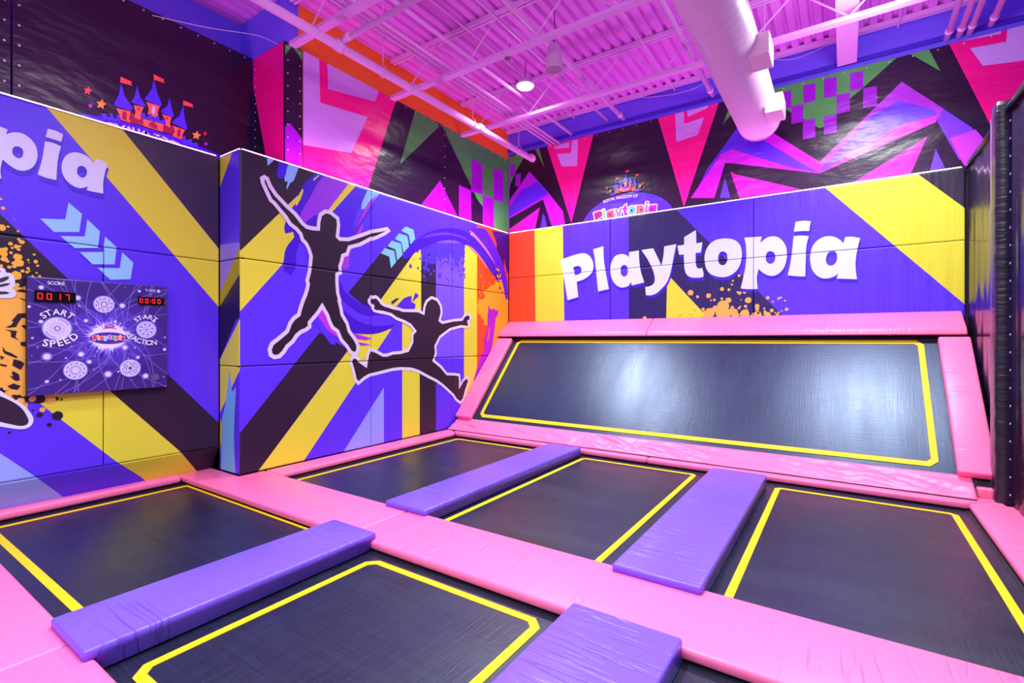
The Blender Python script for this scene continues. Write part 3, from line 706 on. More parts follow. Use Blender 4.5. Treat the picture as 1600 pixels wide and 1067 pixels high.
# ---- scoring board print
GB = Art(0, -6.0, print_board, (64, 40, 132))
bz = lambda p: [GB.P(q) for q in Z(30, 420, 5.336, p)]
b0 = GB.P((43, 520)); b1 = GB.P((261.5, 520))
GBY0, GBY1, GBZ0, GBZ1 = b0[0], b1[0], 1.02, 2.085
W = lambda x, y: (GBY0 + (GBY1 - GBY0) * x, GBZ1 - (GBZ1 - GBZ0) * y)   # 0..1 on the board
ctr = W(.535, .50)
rr = random.Random(21)
def burst(c, r0, r1, n, col, sx=1.):
    GB.poly([(c[0] + sx * (r0 if i % 2 else r0 + (r1 - r0) * rr.random()) * math.cos(math.pi * i / n), c[1] + (r0 if i % 2 else r0 + (r1 - r0) * rr.random()) * math.sin(math.pi * i / n)) for i in range(2 * n)], col, world=True)
GB.poly([(ctr[0] + .47 * math.cos(t * .157), ctr[1] + .36 * math.sin(t * .157)) for t in range(40)], (72, 44, 152), world=True)
GB.poly([(ctr[0] + .34 * math.cos(t * .157), ctr[1] + .28 * math.sin(t * .157)) for t in range(40)], (84, 56, 184), world=True)
def bez(a, b, c, d, n=14):
    return [tuple((1 - t)**3 * a[i] + 3 * (1 - t)**2 * t * b[i] + 3 * (1 - t) * t * t * c[i] + t**3 * d[i] for i in (0, 1)) for t in [k / n for k in range(n + 1)]]
for k in range(46):
    an = k * 2 * math.pi / 46 + rr.uniform(-.06, .06)
    a = (ctr[0] + .1 * math.cos(an), ctr[1] + .08 * math.sin(an))
    b = (ctr[0] + .34 * math.cos(an), ctr[1] + .3 * math.sin(an))
    an2 = an + rr.choice((-1, 1)) * rr.uniform(.3, 1.1); an3 = an2 + rr.uniform(-.5, .5)
    c = (ctr[0] + .5 * math.cos(an2), ctr[1] + .45 * math.sin(an2)); d = (ctr[0] + .95 * math.cos(an3), ctr[1] + .85 * math.sin(an3))
    GB.ribbon(bez(a, b, c, d), .0035, (146, 132, 240), world=True)
for k in range(30):
    x, y = rr.random(), rr.random(); r = rr.uniform(.004, .011)
    GB.disc(W(x, y), r, (176, 168, 252), world=True)
burst(ctr, .14, .28, 46, (110, 84, 232), 1.05); burst(ctr, .12, .2, 40, (168, 150, 250), 1.1); burst(ctr, .112, .158, 46, (236, 228, 255), 1.2)
for (x, y, r) in [(170,732,26),(230,940,12),(740,878,24),(1052,893,22),(485,242,20),(858,308,20),(988,738,14),(582,775,16),(180,440,14),(515,712,20),(880,655,20),(1160,187,13),(1000,187,11),(182,155,15),(555,432,14),(800,440,12),(1210,672,13),(80,315,10),(1120,435,14),(825,857,8)]:
    c = bz([(x + (60 if x == 170 else 0), y)])[0]; GB.disc(c, r * .00155, (128, 110, 238), world=True); GB.disc(c, r * .001, (226, 222, 255), world=True)
GB.poly([(ctr[0] + .15 * math.cos(t * .157), ctr[1] - .015 + .058 * math.sin(t * .157)) for t in range(40)], (74, 48, 170), world=True)
castle(GB, ctr[0], ctr[1] + .098, .115)
word(GB, ctr[0], ctr[1] - .012, .26, [(235,30,90),(240,190,60),(250,80,90),(120,200,240),(200,50,200),(90,190,120),(252,110,90),(240,190,60),(240,190,60),(240,20,110)], outline=.008)
PURP = (92, 72, 170); PL = (222, 214, 250)
def dial(cx, cy, r, kind, hal=(120, 140, 240)):
    c = bz([(cx, cy)])[0]
    GB.disc(c, r * 1.14, (96, 84, 200), 28, True); GB.disc(c, r * 1.08, hal, 28, True); GB.disc(c, r, PL, 28, True)
    def ringd(q, w, col, seg=None, duty=.6, off=0):
        if not seg: GB.ribbon(arc(c[0], c[1], r * q, 0, 360, 28), w, col, world=True)
        else:
            for i in range(seg): GB.ribbon(arc(c[0], c[1], r * q, off + 360 / seg * i, off + 360 / seg * (i + duty), 4), w, col, world=True)
    if kind == 0: ringd(.8, r * .1, PURP, 10, .65); ringd(.58, r * .08, PURP, 5, .75); ringd(.3, r * .1, PURP); 
    if kind == 1: ringd(.86, r * .06, PURP, 2, .35, 20); ringd(.74, r * .05, (150, 136, 215), 18, .3); ringd(.55, r * .03, (150, 136, 215)); ringd(.4, r * .03, (150, 136, 215)); ringd(.2, r * .08, PURP)
    if kind == 2: ringd(.84, r * .05, (110, 100, 220)); ringd(.62, r * .16, (110, 100, 220), 8, .6); ringd(.33, r * .2, (150, 140, 235), 8, .5); GB.disc(c, r * .12, PURP, 12, True)
    if kind == 3: ringd(.78, r * .1, PURP, 10, .6); ringd(.45, r * .26, PURP, 14, .35); GB.disc(c, r * .16, PL, 12, True)
    if kind == 4: ringd(.8, r * .07, PURP, 4, .8); ringd(.6, r * .08, PURP, 4, .8, 30); ringd(.4, r * .08, PURP, 3, .8); GB.disc(c, r * .2, PURP, 12, True)
    return c
dial(705, 297, .078, 0); s1 = dial(315, 497, .098, 1); s2 = dial(1057, 507, .084, 2); dial(467, 845, .083, 3); dial(922, 827, .083, 4)
for (x, y) in [(1130, 902)]:
    c = bz([(x, y)])[0]; GB.disc(c, .036, (100, 84, 140), 20, True)
TW = (236, 230, 252)
text_along(GB, 'START', arc(s1[0], s1[1], .125, 138, 42), .075, TW, bold=.02, stretch=True)
text_along(GB, 'START', arc(s2[0], s2[1], .11, 140, 45), .066, TW, bold=.02, stretch=True)
text_along(GB, 'SPEED', smooth(bz([(185, 640), (270, 650), (350, 640), (430, 610), (520, 560)]), 60)[:-4], .088, TW, bold=.025, stretch=True)
text_along(GB, 'REACTION', smooth(bz([(870, 550), (930, 590), (1000, 620), (1080, 635), (1165, 630)]), 60)[:-4], .072, TW, bold=.02, stretch=True)
text_along(GB, 'SCORE', bz([(232, 130), (374, 139)]), .042, TW, bold=.012, stretch=True)
text_along(GB, 'TIME', bz([(1045, 190), (1130, 194)]), .036, TW, bold=.012, stretch=True)

# ================================================================== room shell
CEIL = 5.85
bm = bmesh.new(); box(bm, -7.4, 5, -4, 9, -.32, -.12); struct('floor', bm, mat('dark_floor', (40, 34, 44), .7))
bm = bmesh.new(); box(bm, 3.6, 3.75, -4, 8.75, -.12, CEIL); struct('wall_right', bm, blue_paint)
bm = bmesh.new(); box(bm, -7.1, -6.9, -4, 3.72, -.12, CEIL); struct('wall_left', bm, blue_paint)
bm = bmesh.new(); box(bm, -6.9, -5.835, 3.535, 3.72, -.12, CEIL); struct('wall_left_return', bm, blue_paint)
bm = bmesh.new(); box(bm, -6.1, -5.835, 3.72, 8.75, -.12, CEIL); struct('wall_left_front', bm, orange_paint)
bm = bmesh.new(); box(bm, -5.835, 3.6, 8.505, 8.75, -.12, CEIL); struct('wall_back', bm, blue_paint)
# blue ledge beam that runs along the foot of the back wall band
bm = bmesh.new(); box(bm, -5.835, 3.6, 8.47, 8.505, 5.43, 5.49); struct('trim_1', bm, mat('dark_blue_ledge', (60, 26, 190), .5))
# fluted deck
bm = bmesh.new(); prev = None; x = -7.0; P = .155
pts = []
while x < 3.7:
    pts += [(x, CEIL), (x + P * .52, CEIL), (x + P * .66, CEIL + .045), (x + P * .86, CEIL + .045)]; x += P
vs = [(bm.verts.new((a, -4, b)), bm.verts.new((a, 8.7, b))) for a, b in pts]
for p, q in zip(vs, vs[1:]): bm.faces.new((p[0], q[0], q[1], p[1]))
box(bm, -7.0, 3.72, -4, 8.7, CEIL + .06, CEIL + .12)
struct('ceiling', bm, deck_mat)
# sheet joints of the deck
bm = bmesh.new()
for y in (1.9, 4.5, 6.1): box(bm, -6.9, 3.55, y, y + .01, CEIL - .006, CEIL)
struct('trim_2', bm, mat('deck_joint', (150, 60, 165), .6))

# stud walls behind the pads
def stud(name, x0, x1, y0, y1, z0, z1):
    bm = bmesh.new(); box(bm, x0, x1, y0, y1, z0, z1); struct(name, bm, black_body)
stud('wall_left_partition', -5.78, -5.672, 2.93, 8.24, -.12, 3.655)
stud('wall_left_rear_partition', -6.24, -6.132, -.6, 2.922, .26, 3.655)
stud('wall_left_rear_sill', -6.46, -6.37, -.6, 2.922, -.12, .26)
stud('wall_left_corner_partition', -6.24, -5.782, 2.925, 3.0, -.12, 3.655)
stud('wall_back_partition', -5.665, 1.28, 8.255, 8.4, -.12, 3.655)

# ---- pads of the walls
cols2 = [(2.872, 4.715), (4.72, 6.465), (6.47, 8.19)]
rows = [(0.0, 1.217), (1.222, 2.437), (2.442, 3.66)]
lab2 = [
 ['lower left wall pad beside the corner, black and yellow slanting stripes', 'lower left wall pad with a pale lavender spike and the shoe of the leaping figure', 'lower left wall pad half hidden by the sloping pink frame'],
 ['middle left wall pad with the legs of the taller silhouette', 'middle left wall pad with the torso of the leaping silhouette and outstretched hands', 'middle left wall pad of yellow, red and orange stripes by the sloped trampoline'],
 ['upper left wall pad with the raised arm and head of the taller silhouette', 'upper left wall pad with pale blue chevrons under a brush arc', 'upper left wall pad in the far corner with the purple brush ring over red'],
]
for r in range(3):
    for c in range(3):
        o = L2.mesh('wall_pad', cols2[c][0], cols2[c][1], rows[r][0] + .002, rows[r][1])
        tag(o, lab2[r][c], 'wall pad', 'printed pads of the left wall')
lab1 = {(0, 0): 'near left wall pad under the game board, yellow band and white outlined foot', (0, 1): 'left wall pad right of the game board, blue with a dark slanting band',
        (2, 0): 'top left wall pad with the large white letters pia and yellow band'}
for key, a0, a1, z0, z1 in (((0, 0), -.6, 1.778, .275, 2.437), ((0, 1), 1.783, 2.868, .275, 2.437), ((2, 0), -.6, 2.868, 2.442, 3.66)):
    o = L1.mesh('wall_pad', a0, a1, z0, z1); tag(o, lab1[key], 'wall pad', 'printed pads of the rear left wall')
# skirting pad below, leaning back towards its foot
o = L1.mesh('skirting_pad', -.6, 2.868, -.04, .27, disp=lambda a, z: -(.27 - z) * .55)
tag(o, 'dark slanted skirting pad under the rear left wall, behind the narrow pink pad', 'skirting pad')
labr = ['bottom pad of the narrow wall return, blue stroke on yellow', 'middle pad of the narrow wall return, lavender and dark triangles', 'top pad of the narrow wall return, blue with a yellow corner']
for r in range(3):
    o = RT.mesh('wall_pad', -6.078, -5.624, rows[r][0] + .002, rows[r][1], thick=.05); tag(o, labr[r], 'wall pad', 'narrow pads of the return')
colsb = [(-5.615, -3.447), (-3.442, -1.147), (-1.142, 1.235)]
rowsb = [(1.80, 2.755), (2.76, 3.66)]
labb = [['lower back wall pad with red and yellow stripes and the foot of letter P', 'lower back wall pad with a yellow triangle and orange paint drops', 'lower back wall pad with the bottoms of letters p, i and a'],
        ['upper back wall pad with red and yellow stripes beside the corner', 'upper back wall pad, dark navy middle piece with tops of four letters', 'upper back wall pad with a wide yellow band and dark corner']]
for r in range(2):
    for c in range(3):
        o = BW.mesh('wall_pad', colsb[c][0], colsb[c][1], rowsb[r][0], rowsb[r][1]); tag(o, labb[r][c], 'wall pad', 'printed pads of the back wall')

# ---- LED strips on the wall tops
def strip(x0, x1, y0, y1, label):
    t = thing('led_strip', ((x0 + x1) / 2, (y0 + y1) / 2, 3.662), label, 'LED strip', 'glowing strips on the wall tops')
    bm = bmesh.new(); box(bm, x0, x1, y0, y1, 3.662, 3.668); obj('channel', bm, white_pl, t)
    bm = bmesh.new(); e = .004; box(bm, x0 + e, x1 - e, y0 + e, y1 - e, 3.669, 3.678); obj('light_bar', bm, led_mat, t)
strip(-5.652, -5.626, 2.90, 8.19, 'glowing pink white LED strip along the front left wall top')
strip(-6.112, -6.086, -.6, 2.84, 'glowing LED strip on top of the wall with the large letters')
strip(-6.08, -5.655, 2.875, 2.9, 'short glowing LED strip on the narrow wall return')
strip(-5.6, 1.21, 8.21, 8.235, 'long glowing LED strip along the back wall top')

# ---- banners with eyelets
eye_me = None
def eyelets(parent, pts, ax):
    global eye_me
    if eye_me is None:
        bm = bmesh.new(); n = 10
        for i in range(n):
            a = 2 * math.pi * i / n; b = 2 * math.pi * (i + 1) / n
            q = []
            for t in (a, b):
                for r, d in ((.009, 0), (.009, .004), (.004, .004)):
                    q.append(bm.verts.new((d, r * math.cos(t), r * math.sin(t))))
            bm.faces.new((q[0], q[3], q[4], q[1])); bm.faces.new((q[1], q[4], q[5], q[2]))
        bmesh.ops.recalc_face_normals(bm, faces=bm.faces)
        eye_me = bpy.data.meshes.new('eyelet'); bm.to_mesh(eye_me); bm.free(); eye_me.materials.append(rope)
    w = parent_world(parent)
    for p in pts:
        o = bpy.data.objects.new('eyelet', eye_me); COL.objects.link(o); o.parent = parent
        o.location = Vector(p) - w
        if ax == 1: o.rotation_euler = (0, 0, -math.pi / 2)
yA = UB.P((473, 200))[0]; yB = UB.P((697, 260))[0]
def fr(a, b, n): return [a + (b - a) * i / (n - 1) for i in range(n)]
TOP = 5.27
o = UB.mesh('banner', 3.53, yA - .006, -.12, TOP, roll=0, thick=.01, body=print_banner(BAN)); tag(o, 'narrow tall black banner with a violet arrow tip between the two pink ones', 'banner', 'banners high on the left wall')
eyelets(o, [(-5.808, 3.56, z) for z in fr(3.75, 5.2, 10)] + [(-5.808, yA - .05, z) for z in fr(3.75, 5.2, 10)], 0)
o = UB.mesh('banner', yA + .006, yB - .006, -.12, TOP, roll=0, thick=.01, body=print_banner(BAN)); tag(o, 'wide pink and lilac banner under the orange wall band, with a green spike', 'banner', 'banners high on the left wall')
eyelets(o, [(-5.808, y, TOP - .04) for y in fr(yA + .15, yB - .15, 13)] + [(-5.808, yB - .05, z) for z in fr(3.8, 5.1, 8)], 0)
o = UB.mesh('banner', yB + .006, 8.47, -.12, TOP, roll=0, thick=.01, body=print_banner(BAN)); tag(o, 'far left banner with green corner and purple checks in the room corner', 'banner', 'banners high on the left wall')
eyelets(o, [(-5.808, y, TOP - .04) for y in fr(yB + .15, 8.35, 8)], 0)
o = RB.mesh('banner', -6.54, -5.835, -.12, TOP, roll=0, thick=.01, body=print_banner(BAN)); tag(o, 'slim hot pink banner facing the room, edge on beside the black one', 'banner')
eyelets(o, [(-6.47, 3.508, z) for z in fr(3.85, 5.1, 12)], 1)
yC = BB.P((18, 80))[0]
o = BB.mesh('banner', yC + .008, 3.51, -.12, TOP, roll=0, thick=.01, body=print_banner(BAN)); tag(o, 'black banner with a cartoon castle emblem above the big letters', 'banner', 'black banners at the upper left')
eyelets(o, [(-6.538, y, TOP - .04) for y in fr(1.9, 3.4, 9)] + [(-6.538, yC + .05, z) for z in fr(3.95, 5.1, 7)], 0)
o = BB.mesh('banner', -1.2, yC - .008, -.12, TOP, roll=0, thick=.01, body=print_banner(BAN)); tag(o, 'plain black laced banner at the left edge of the photo', 'banner', 'black banners at the upper left')
eyelets(o, [(-6.538, yC - .05, z) for z in fr(3.95, 5.1, 7)], 0)
o = KB.mesh('banner', -5.80, 3.5, -.12, 5.36, roll=0, thick=.01, body=print_banner(BAN)); tag(o, 'very wide patterned banner high on the back wall with pennants and castle emblem', 'banner')
eyelets(o, [(x, 8.478, 5.32) for x in fr(-5.6, 3.3, 36)], 1)

# ---- game board
t = thing('game_board', (-6.04, (GBY0 + GBY1) / 2, GBZ0), 'printed electronic reaction game board with red score displays on the left wall', 'game board')
GB.mesh('panel', GBY0, GBY1, GBZ0, GBZ1, parent=t, roll=.008, thick=.07, step=.00005)
SEG = {'0': 'abcdef', '1': 'bc', '7': 'abc'}
def display(name, x0, y0, x1, y1, text, lab):
    q0 = bz([(x0, y0)])[0]; q1 = bz([(x1, y1)])[0]
    bm = bmesh.new(); box(bm, -5.996, -5.985, q0[0], q1[0], q1[1], q0[1]); bevel(bm, .002, 1)
    d = obj(name, bm, mat('black_glass', (12, 8, 12), .2), t); d['label'] = lab
    w, h = q1[0] - q0[0], q0[1] - q1[1]; n = len([c for c in text if c != ':']) + (.35 if ':' in text else 0)
    cw = w * .86 / n; x = q0[0] + w * .07
    for ch in text:
        bm = bmesh.new(); zb = q1[1] + h * .22; hh = h * .56; ww = cw * .56; s = hh * .11
        X = -5.9845
        def seg(ya, yb, za, zb2):
            box(bm, X, X + .002, ya, yb, za, zb2)
        if ch == ':':
            seg(x, x + s, zb + hh * .25, zb + hh * .25 + s); seg(x, x + s, zb + hh * .65, zb + hh * .65 + s); obj('digit', bm, digit_mat, d); x += cw * .35; continue
        for sg in SEG[ch]:
            if sg == 'a': seg(x + s, x + ww - s, zb + hh - s, zb + hh)
            if sg == 'd': seg(x + s, x + ww - s, zb, zb + s)
            if sg == 'b': seg(x + ww - s, x + ww, zb + hh / 2 + s * .2, zb + hh - s * .3)
            if sg == 'c': seg(x + ww - s, x + ww, zb + s * .3, zb + hh / 2 - s * .2)
            if sg == 'e': seg(x, x + s, zb + s * .3, zb + hh / 2 - s * .2)
            if sg == 'f': seg(x, x + s, zb + hh / 2 + s * .2, zb + hh - s * .3)
        obj('digit', bm, digit_mat, d); x += cw
def disp_fix(x0, y0, x1, y1):
    return x0, y0, x1, y1
display('score_display', 122, 178, 470, 288, '0017', 'black display with four red digits')
display('time_display', 985, 230, 1205, 308, '00:00', 'smaller black display with red clock digits')

# ================================================================== trampolines
def bed(name, x0, x1, y0, y1, yx0, yx1, yy0, yy1, label, cut=.07, lw=.052):
    """flat trampoline: frame under the pads, woven bed, hem and yellow line"""
    t = thing(name, ((x0 + x1) / 2, (y0 + y1) / 2, -.12), label, 'trampoline', 'flat trampolines of the court')
    f = .06; bm = bmesh.new()
    for b in ((x0, x1, y0, y0 + f), (x0, x1, y1 - f, y1), (x0, x0 + f, y0 + f, y1 - f), (x1 - f, x1, y0 + f, y1 - f)): box(bm, *b, -.12, -.066)
    obj('frame', bm, steel_black, t)
    bm = bmesh.new(); box(bm, x0 + f + .01, x1 - f - .01, y0 + f + .01, y1 - f - .01, -.086, -.08); obj('bed', bm, bed_mat, t)
    a, b, c, d = x0 + f + .012, x1 - f - .012, y0 + f + .012, y1 - f - .012; h = .05; bm = bmesh.new()
    for q in ((a, b, c, c + h), (a, b, d - h, d), (a, a + h, c + h, d - h), (b - h, b, c + h, d - h)): box(bm, *q, -.0795, -.0765)
    obj('hem', bm, hem_mat, t)
    bm = bmesh.new(); c = cut
    def oct_(i):
        k = max(.004, c - i * .58)
        X0, X1, Y0, Y1 = yx0 + i, yx1 - i, yy0 + i, yy1 - i
        return [(X0 + k, Y0), (X1 - k, Y0), (X1, Y0 + k), (X1, Y1 - k), (X1 - k, Y1), (X0 + k, Y1), (X0, Y1 - k), (X0, Y0 + k)]
    O, I = oct_(0), oct_(lw)
    vo = [bm.verts.new((*p, -.0772)) for p in O]; vi = [bm.verts.new((*p, -.0772)) for p in I]
    for i in range(8): j = (i + 1) % 8; bm.faces.new((vo[i], vo[j], vi[j], vi[i]))
    r = bmesh.ops.extrude_face_region(bm, geom=list(bm.faces)); 
    for v in r['geom']:
        if isinstance(v, bmesh.types.BMVert): v.co.z -= .0022
    obj('yellow_line', bm, yellow_web, t)
bed('trampoline', -5.42, -3.30, 2.64, 6.36, -5.2, -3.62, 2.85, 6.13, 'back row trampoline nearest the left wall, beside the narrow pink pad', .03)
bed('trampoline', -3.13, -1.12, 2.64, 6.36, -2.95, -1.45, 2.85, 6.08, 'back row trampoline between the two purple pads', .05)
bed('trampoline', -1.0, 1.06, 2.64, 6.36, -.625, .86, 2.85, 6.04, 'back row trampoline nearest the black side curtain', .05)
bed('trampoline', -6.25, -3.2, .72, 2.62, -6.0, -3.5, .955, 2.52, 'front row trampoline below the game board, left of a purple pad', .03)
bed('trampoline', -3.1, -1.08, .72, 2.62, -2.86, -1.40, .925, 2.42, 'front row trampoline in the bottom middle with worn grey bed', .07)
bed('trampoline', -.9, 1.06, .72, 2.62, -.44, .86, .925, 2.3, 'front row trampoline corner at the bottom edge right of a purple pad', .05)

def pad(name, outline, z0, z1, m, label, cat='pad', group=None, r=.024, parent=None):
    bm = bmesh.new()
    f = bm.faces.new([bm.verts.new((x, y, z0)) for x, y in outline])
    e = bmesh.ops.extrude_face_region(bm, geom=[f])
    for v in e['geom']:
        if isinstance(v, bmesh.types.BMVert): v.co.z = z1
    bmesh.ops.recalc_face_normals(bm, faces=bm.faces)
    bevel(bm, r, 4)
    o = obj(name, bm, m, None, True)
    return tag(o, label, cat, group)
def R4(x0, x1, y0, y1): return [(x0, y0), (x1, y0), (x1, y1), (x0, y1)]
PB, PT = -.0655, .0
G = 'pink pads round the court'
pad('floor_pad', [(-6.3, 2.49), (-3.223, 2.49), (-3.223, 3.15), (-5.612, 3.15), (-5.612, 2.864), (-6.3, 2.864)], PB, PT, pink_x, 'pink walkway pad at the foot of the wall corner, left of the seam', 'floor pad', G)
pad('floor_pad', R4(-3.217, 1.6, 2.49, 3.15), PB, PT, pink_x, 'long wrinkled pink walkway pad crossing between the two rows of trampolines', 'floor pad', G)
pad('floor_pad', R4(-6.3, -3.223, -.4, .84), PB, PT, pink_x, 'pink walkway pad at the bottom left corner, left of its seam', 'floor pad', G)
pad('floor_pad', R4(-3.217, 1.6, -.4, .84), PB, PT, pink_x, 'pink walkway pad at the bottom edge in front of the worn trampoline', 'floor pad', G)
pad('floor_pad', R4(-6.36, -6.1, .846, 2.484), PB, .012, pink_y, 'narrow pink edge pad under the wall with the game board', 'floor pad', G, r=.03)
pad('floor_pad', [(-5.612, 3.156), (-5.31, 3.156), (-5.31, 6.19), (-5.612, 6.45)], PB, PT, pink_y, 'narrow pink edge pad along the wall with the jumping silhouettes', 'floor pad', G)
pad('floor_pad', [(-5.612, 6.46), (-5.30, 6.196), (-2.113, 6.196), (-2.113, 6.46)], PB, PT, pink_x, 'pink pad under the left half of the sloped trampoline', 'floor pad', G)
pad('floor_pad', [(-2.107, 6.46), (-2.107, 6.196), (.955, 6.196), (1.22, 6.46)], PB, PT, pink_x, 'pink pad under the right half of the sloped trampoline', 'floor pad', G)
pad('floor_pad', [(.95, 3.156), (1.6, 3.156), (1.6, 6.28), (1.235, 6.28), (1.226, 6.45), (.96, 6.19)], PB, PT, pink_y, 'pink edge pad beside the black curtain at the right', 'floor pad', G)
pad('floor_pad', R4(.95, 1.6, .846, 2.484), PB, PT, pink_y, 'pink edge pad at the right of the front row', 'floor pad', G)
G = 'purple pads between trampolines'
def divider(x0, x1, prof, label):
    bm = bmesh.new(); A = [bm.verts.new((x0, y, z)) for y, z in prof]; B = [bm.verts.new((x1, y, z)) for y, z in prof]
    bm.faces.new(A); bm.faces.new(B[::-1]); n = len(prof)
    for i in range(n): j = (i + 1) % n; bm.faces.new((A[i], A[j], B[j], B[i]))
    bmesh.ops.recalc_face_normals(bm, faces=bm.faces)
    top = [e for e in bm.edges if all(v.co.z > .04 for v in e.verts)] + [e for e in bm.edges if abs(e.verts[0].co.z - e.verts[1].co.z) > .03 and (max(e.verts[0].co.z, e.verts[1].co.z) > .04)]
    bevel(bm, .016, 3, top)
    return tag(obj('divider_pad', bm, pur_y, None, True), label, 'divider pad', G)
PD = PB + .002; TP = .052
front = [(.79, .002), (.843, .002), (.843, PD), (2.486, PD), (2.486, .002), (2.54, .002), (2.54, TP), (.79, TP)]
divider(-3.475, -2.965, front, 'large purple divider pad across the bottom left, its long wrinkled side showing')
divider(-1.265, -.662, front[:4] + [(2.486, TP), (.79, TP)], 'purple divider pad cut off by the bottom edge')
divider(-3.49, -2.995, [(3.09, .002), (3.154, .002), (3.154, PD), (6.13, PD), (6.13, TP), (3.09, TP)], 'narrow purple divider pad in the back row, left of the middle trampoline')
divider(-1.27, -.705, [(3.05, .002), (3.154, .002), (3.154, PD), (6.0, PD), (6.0, TP), (3.05, TP)], 'purple divider pad in the back row with dense creases, right of the middle trampoline')

# ---- sloped trampoline
K = 1.06; Y0 = 6.45; nrm = Vector((0, -K, 1)).normalized(); up = Vector((0, 1, K)).normalized()
def sl(x, s, d):          # s metres up the slope from its foot, d metres off the surface
    p = Vector((x, Y0, 0)) + up * s + nrm * d
    return p
def sbox(bm, x0, x1, s0, s1, d0, d1):
    vs = [bm.verts.new(sl(x, s, d)) for x, s, d in ((x0, s0, d0), (x1, s0, d0), (x1, s1, d0), (x0, s1, d0), (x0, s0, d1), (x1, s0, d1), (x1, s1, d1), (x0, s1, d1))]
    for f in ((0, 3, 2, 1), (4, 5, 6, 7), (0, 1, 5, 4), (1, 2, 6, 5), (2, 3, 7, 6), (3, 0, 4, 7)): bm.faces.new([vs[i] for i in f])
SM, ST = .22, 2.16
t = thing('sloped_trampoline', (-2.15, 6.9, -.12), 'large sloped trampoline with yellow border leaning against the back wall', 'trampoline')
bm = bmesh.new()
for b in ((-5.5, 1.18, .02, .12), (-5.5, 1.18, 2.25, 2.34), (-5.5, -5.4, .12, 2.25), (1.08, 1.18, .12, 2.25)): sbox(bm, *b, -.08, -.012)
for x in (-5.45, -3.2, -.95, 1.13): tube(bm, (x, 8.15, -.12), (x, 8.15, 1.72), .03, 8)
obj('frame', bm, steel_black, t)
bm = bmesh.new(); sbox(bm, -5.4, 1.08, .122, 2.248, -.012, -.004); obj('bed', bm, slope_mat, t)
bm = bmesh.new(); a, b, c, d, h = -5.3, 1.0, .15, 2.1, .05
for q in ((a, b, c, c + .05), (a, b, d - h, d), (a, a + h, c + .05, d - h), (b - h, b, c + .05, d - h)): sbox(bm, *q, -.0035, -.0005)
obj('hem', bm, hem_mat, t)
# yellow line
def spx(px, py):
    u = (px - 800) / FPX; v = (HOR - py) / FPX
    r = Vector((-SN + u * CS, CS + u * SN, v)); o = Vector((0, 0, EYE))
    # plane: nrm . (P - foot) = 0
    tt = (Vector((0, Y0, 0)) - o).dot(nrm) / r.dot(nrm); p = o + r * tt
    return p.x, (p - Vector((0, Y0, 0))).dot(up)
yl = [spx(*p) for p in ((752, 652), (806, 531), (1441, 533), (1470, 730))]
XL = (yl[0][0] + yl[1][0]) / 2; XR = (yl[2][0] + yl[3][0]) / 2; SB = (yl[0][1] + yl[3][1]) / 2; STp = (yl[1][1] + yl[2][1]) / 2
print('slope line', yl)
bm = bmesh.new(); c = .07
def octs(i):
    k = max(.004, c - i * .58); A, B, C, D = XL + i, XR - i, SB + i, STp - i
    return [(A + k, C), (B - k, C), (B, C + k), (B, D - k), (B - k, D), (A + k, D), (A, D - k), (A, C + k)]
O, I = octs(0), octs(.06)
vo = [bm.verts.new(sl(*p, .002)) for p in O]; vi = [bm.verts.new(sl(*p, .002)) for p in I]
for i in range(8): j = (i + 1) % 8; bm.faces.new((vo[i], vo[j], vi[j], vi[i]))
r = bmesh.ops.extrude_face_region(bm, geom=list(bm.faces))
for v in r['geom']:
    if isinstance(v, bmesh.types.BMVert): v.co -= nrm * .002
obj('yellow_line', bm, yellow_web, t)
def spad(x0, x1, s0, s1, d0, d1, m, label, taper=None):
    bm = bmesh.new(); sbox(bm, x0, x1, s0, s1, d0, d1)
    bmesh.ops.recalc_face_normals(bm, faces=bm.faces); bevel(bm, .024, 4)
    return tag(obj('frame_pad', bm, m, None, True), label, 'frame pad', 'pink pads of the sloped trampoline')
spad(-5.61, -5.27, .2, 2.06, .002, .09, pink_y, 'pink frame pad on the left side of the sloped trampoline')
spad(.93, 1.225, .2, 2.06, .002, .10, pink_y, 'pink frame pad on the right side of the sloped trampoline')
def toppad(x0, x1, label):
    # thick pad bridging from the top of the slope to the wall
    pr = [(7.80, 1.585), (7.84, 1.66), (8.19, 1.885), (8.19, 1.70), (7.93, 1.575)]
    bm = bmesh.new(); A = [bm.verts.new((x0, y, z)) for y, z in pr]; B = [bm.verts.new((x1, y, z)) for y, z in pr]
    bm.faces.new(A); bm.faces.new(B[::-1])
    for i in range(len(pr)): j = (i + 1) % len(pr); bm.faces.new((A[i], A[j], B[j], B[i]))
    bmesh.ops.recalc_face_normals(bm, faces=bm.faces); bevel(bm, .014, 3)
    return tag(obj('frame_pad', bm, pink_x, None, True), label, 'frame pad', 'pink pads of the sloped trampoline')
toppad(-5.61, -2.665, 'pink pad along the top of the sloped trampoline, left piece')
toppad(-2.66, 1.20, 'long pink pad along the top of the sloped trampoline, right piece')
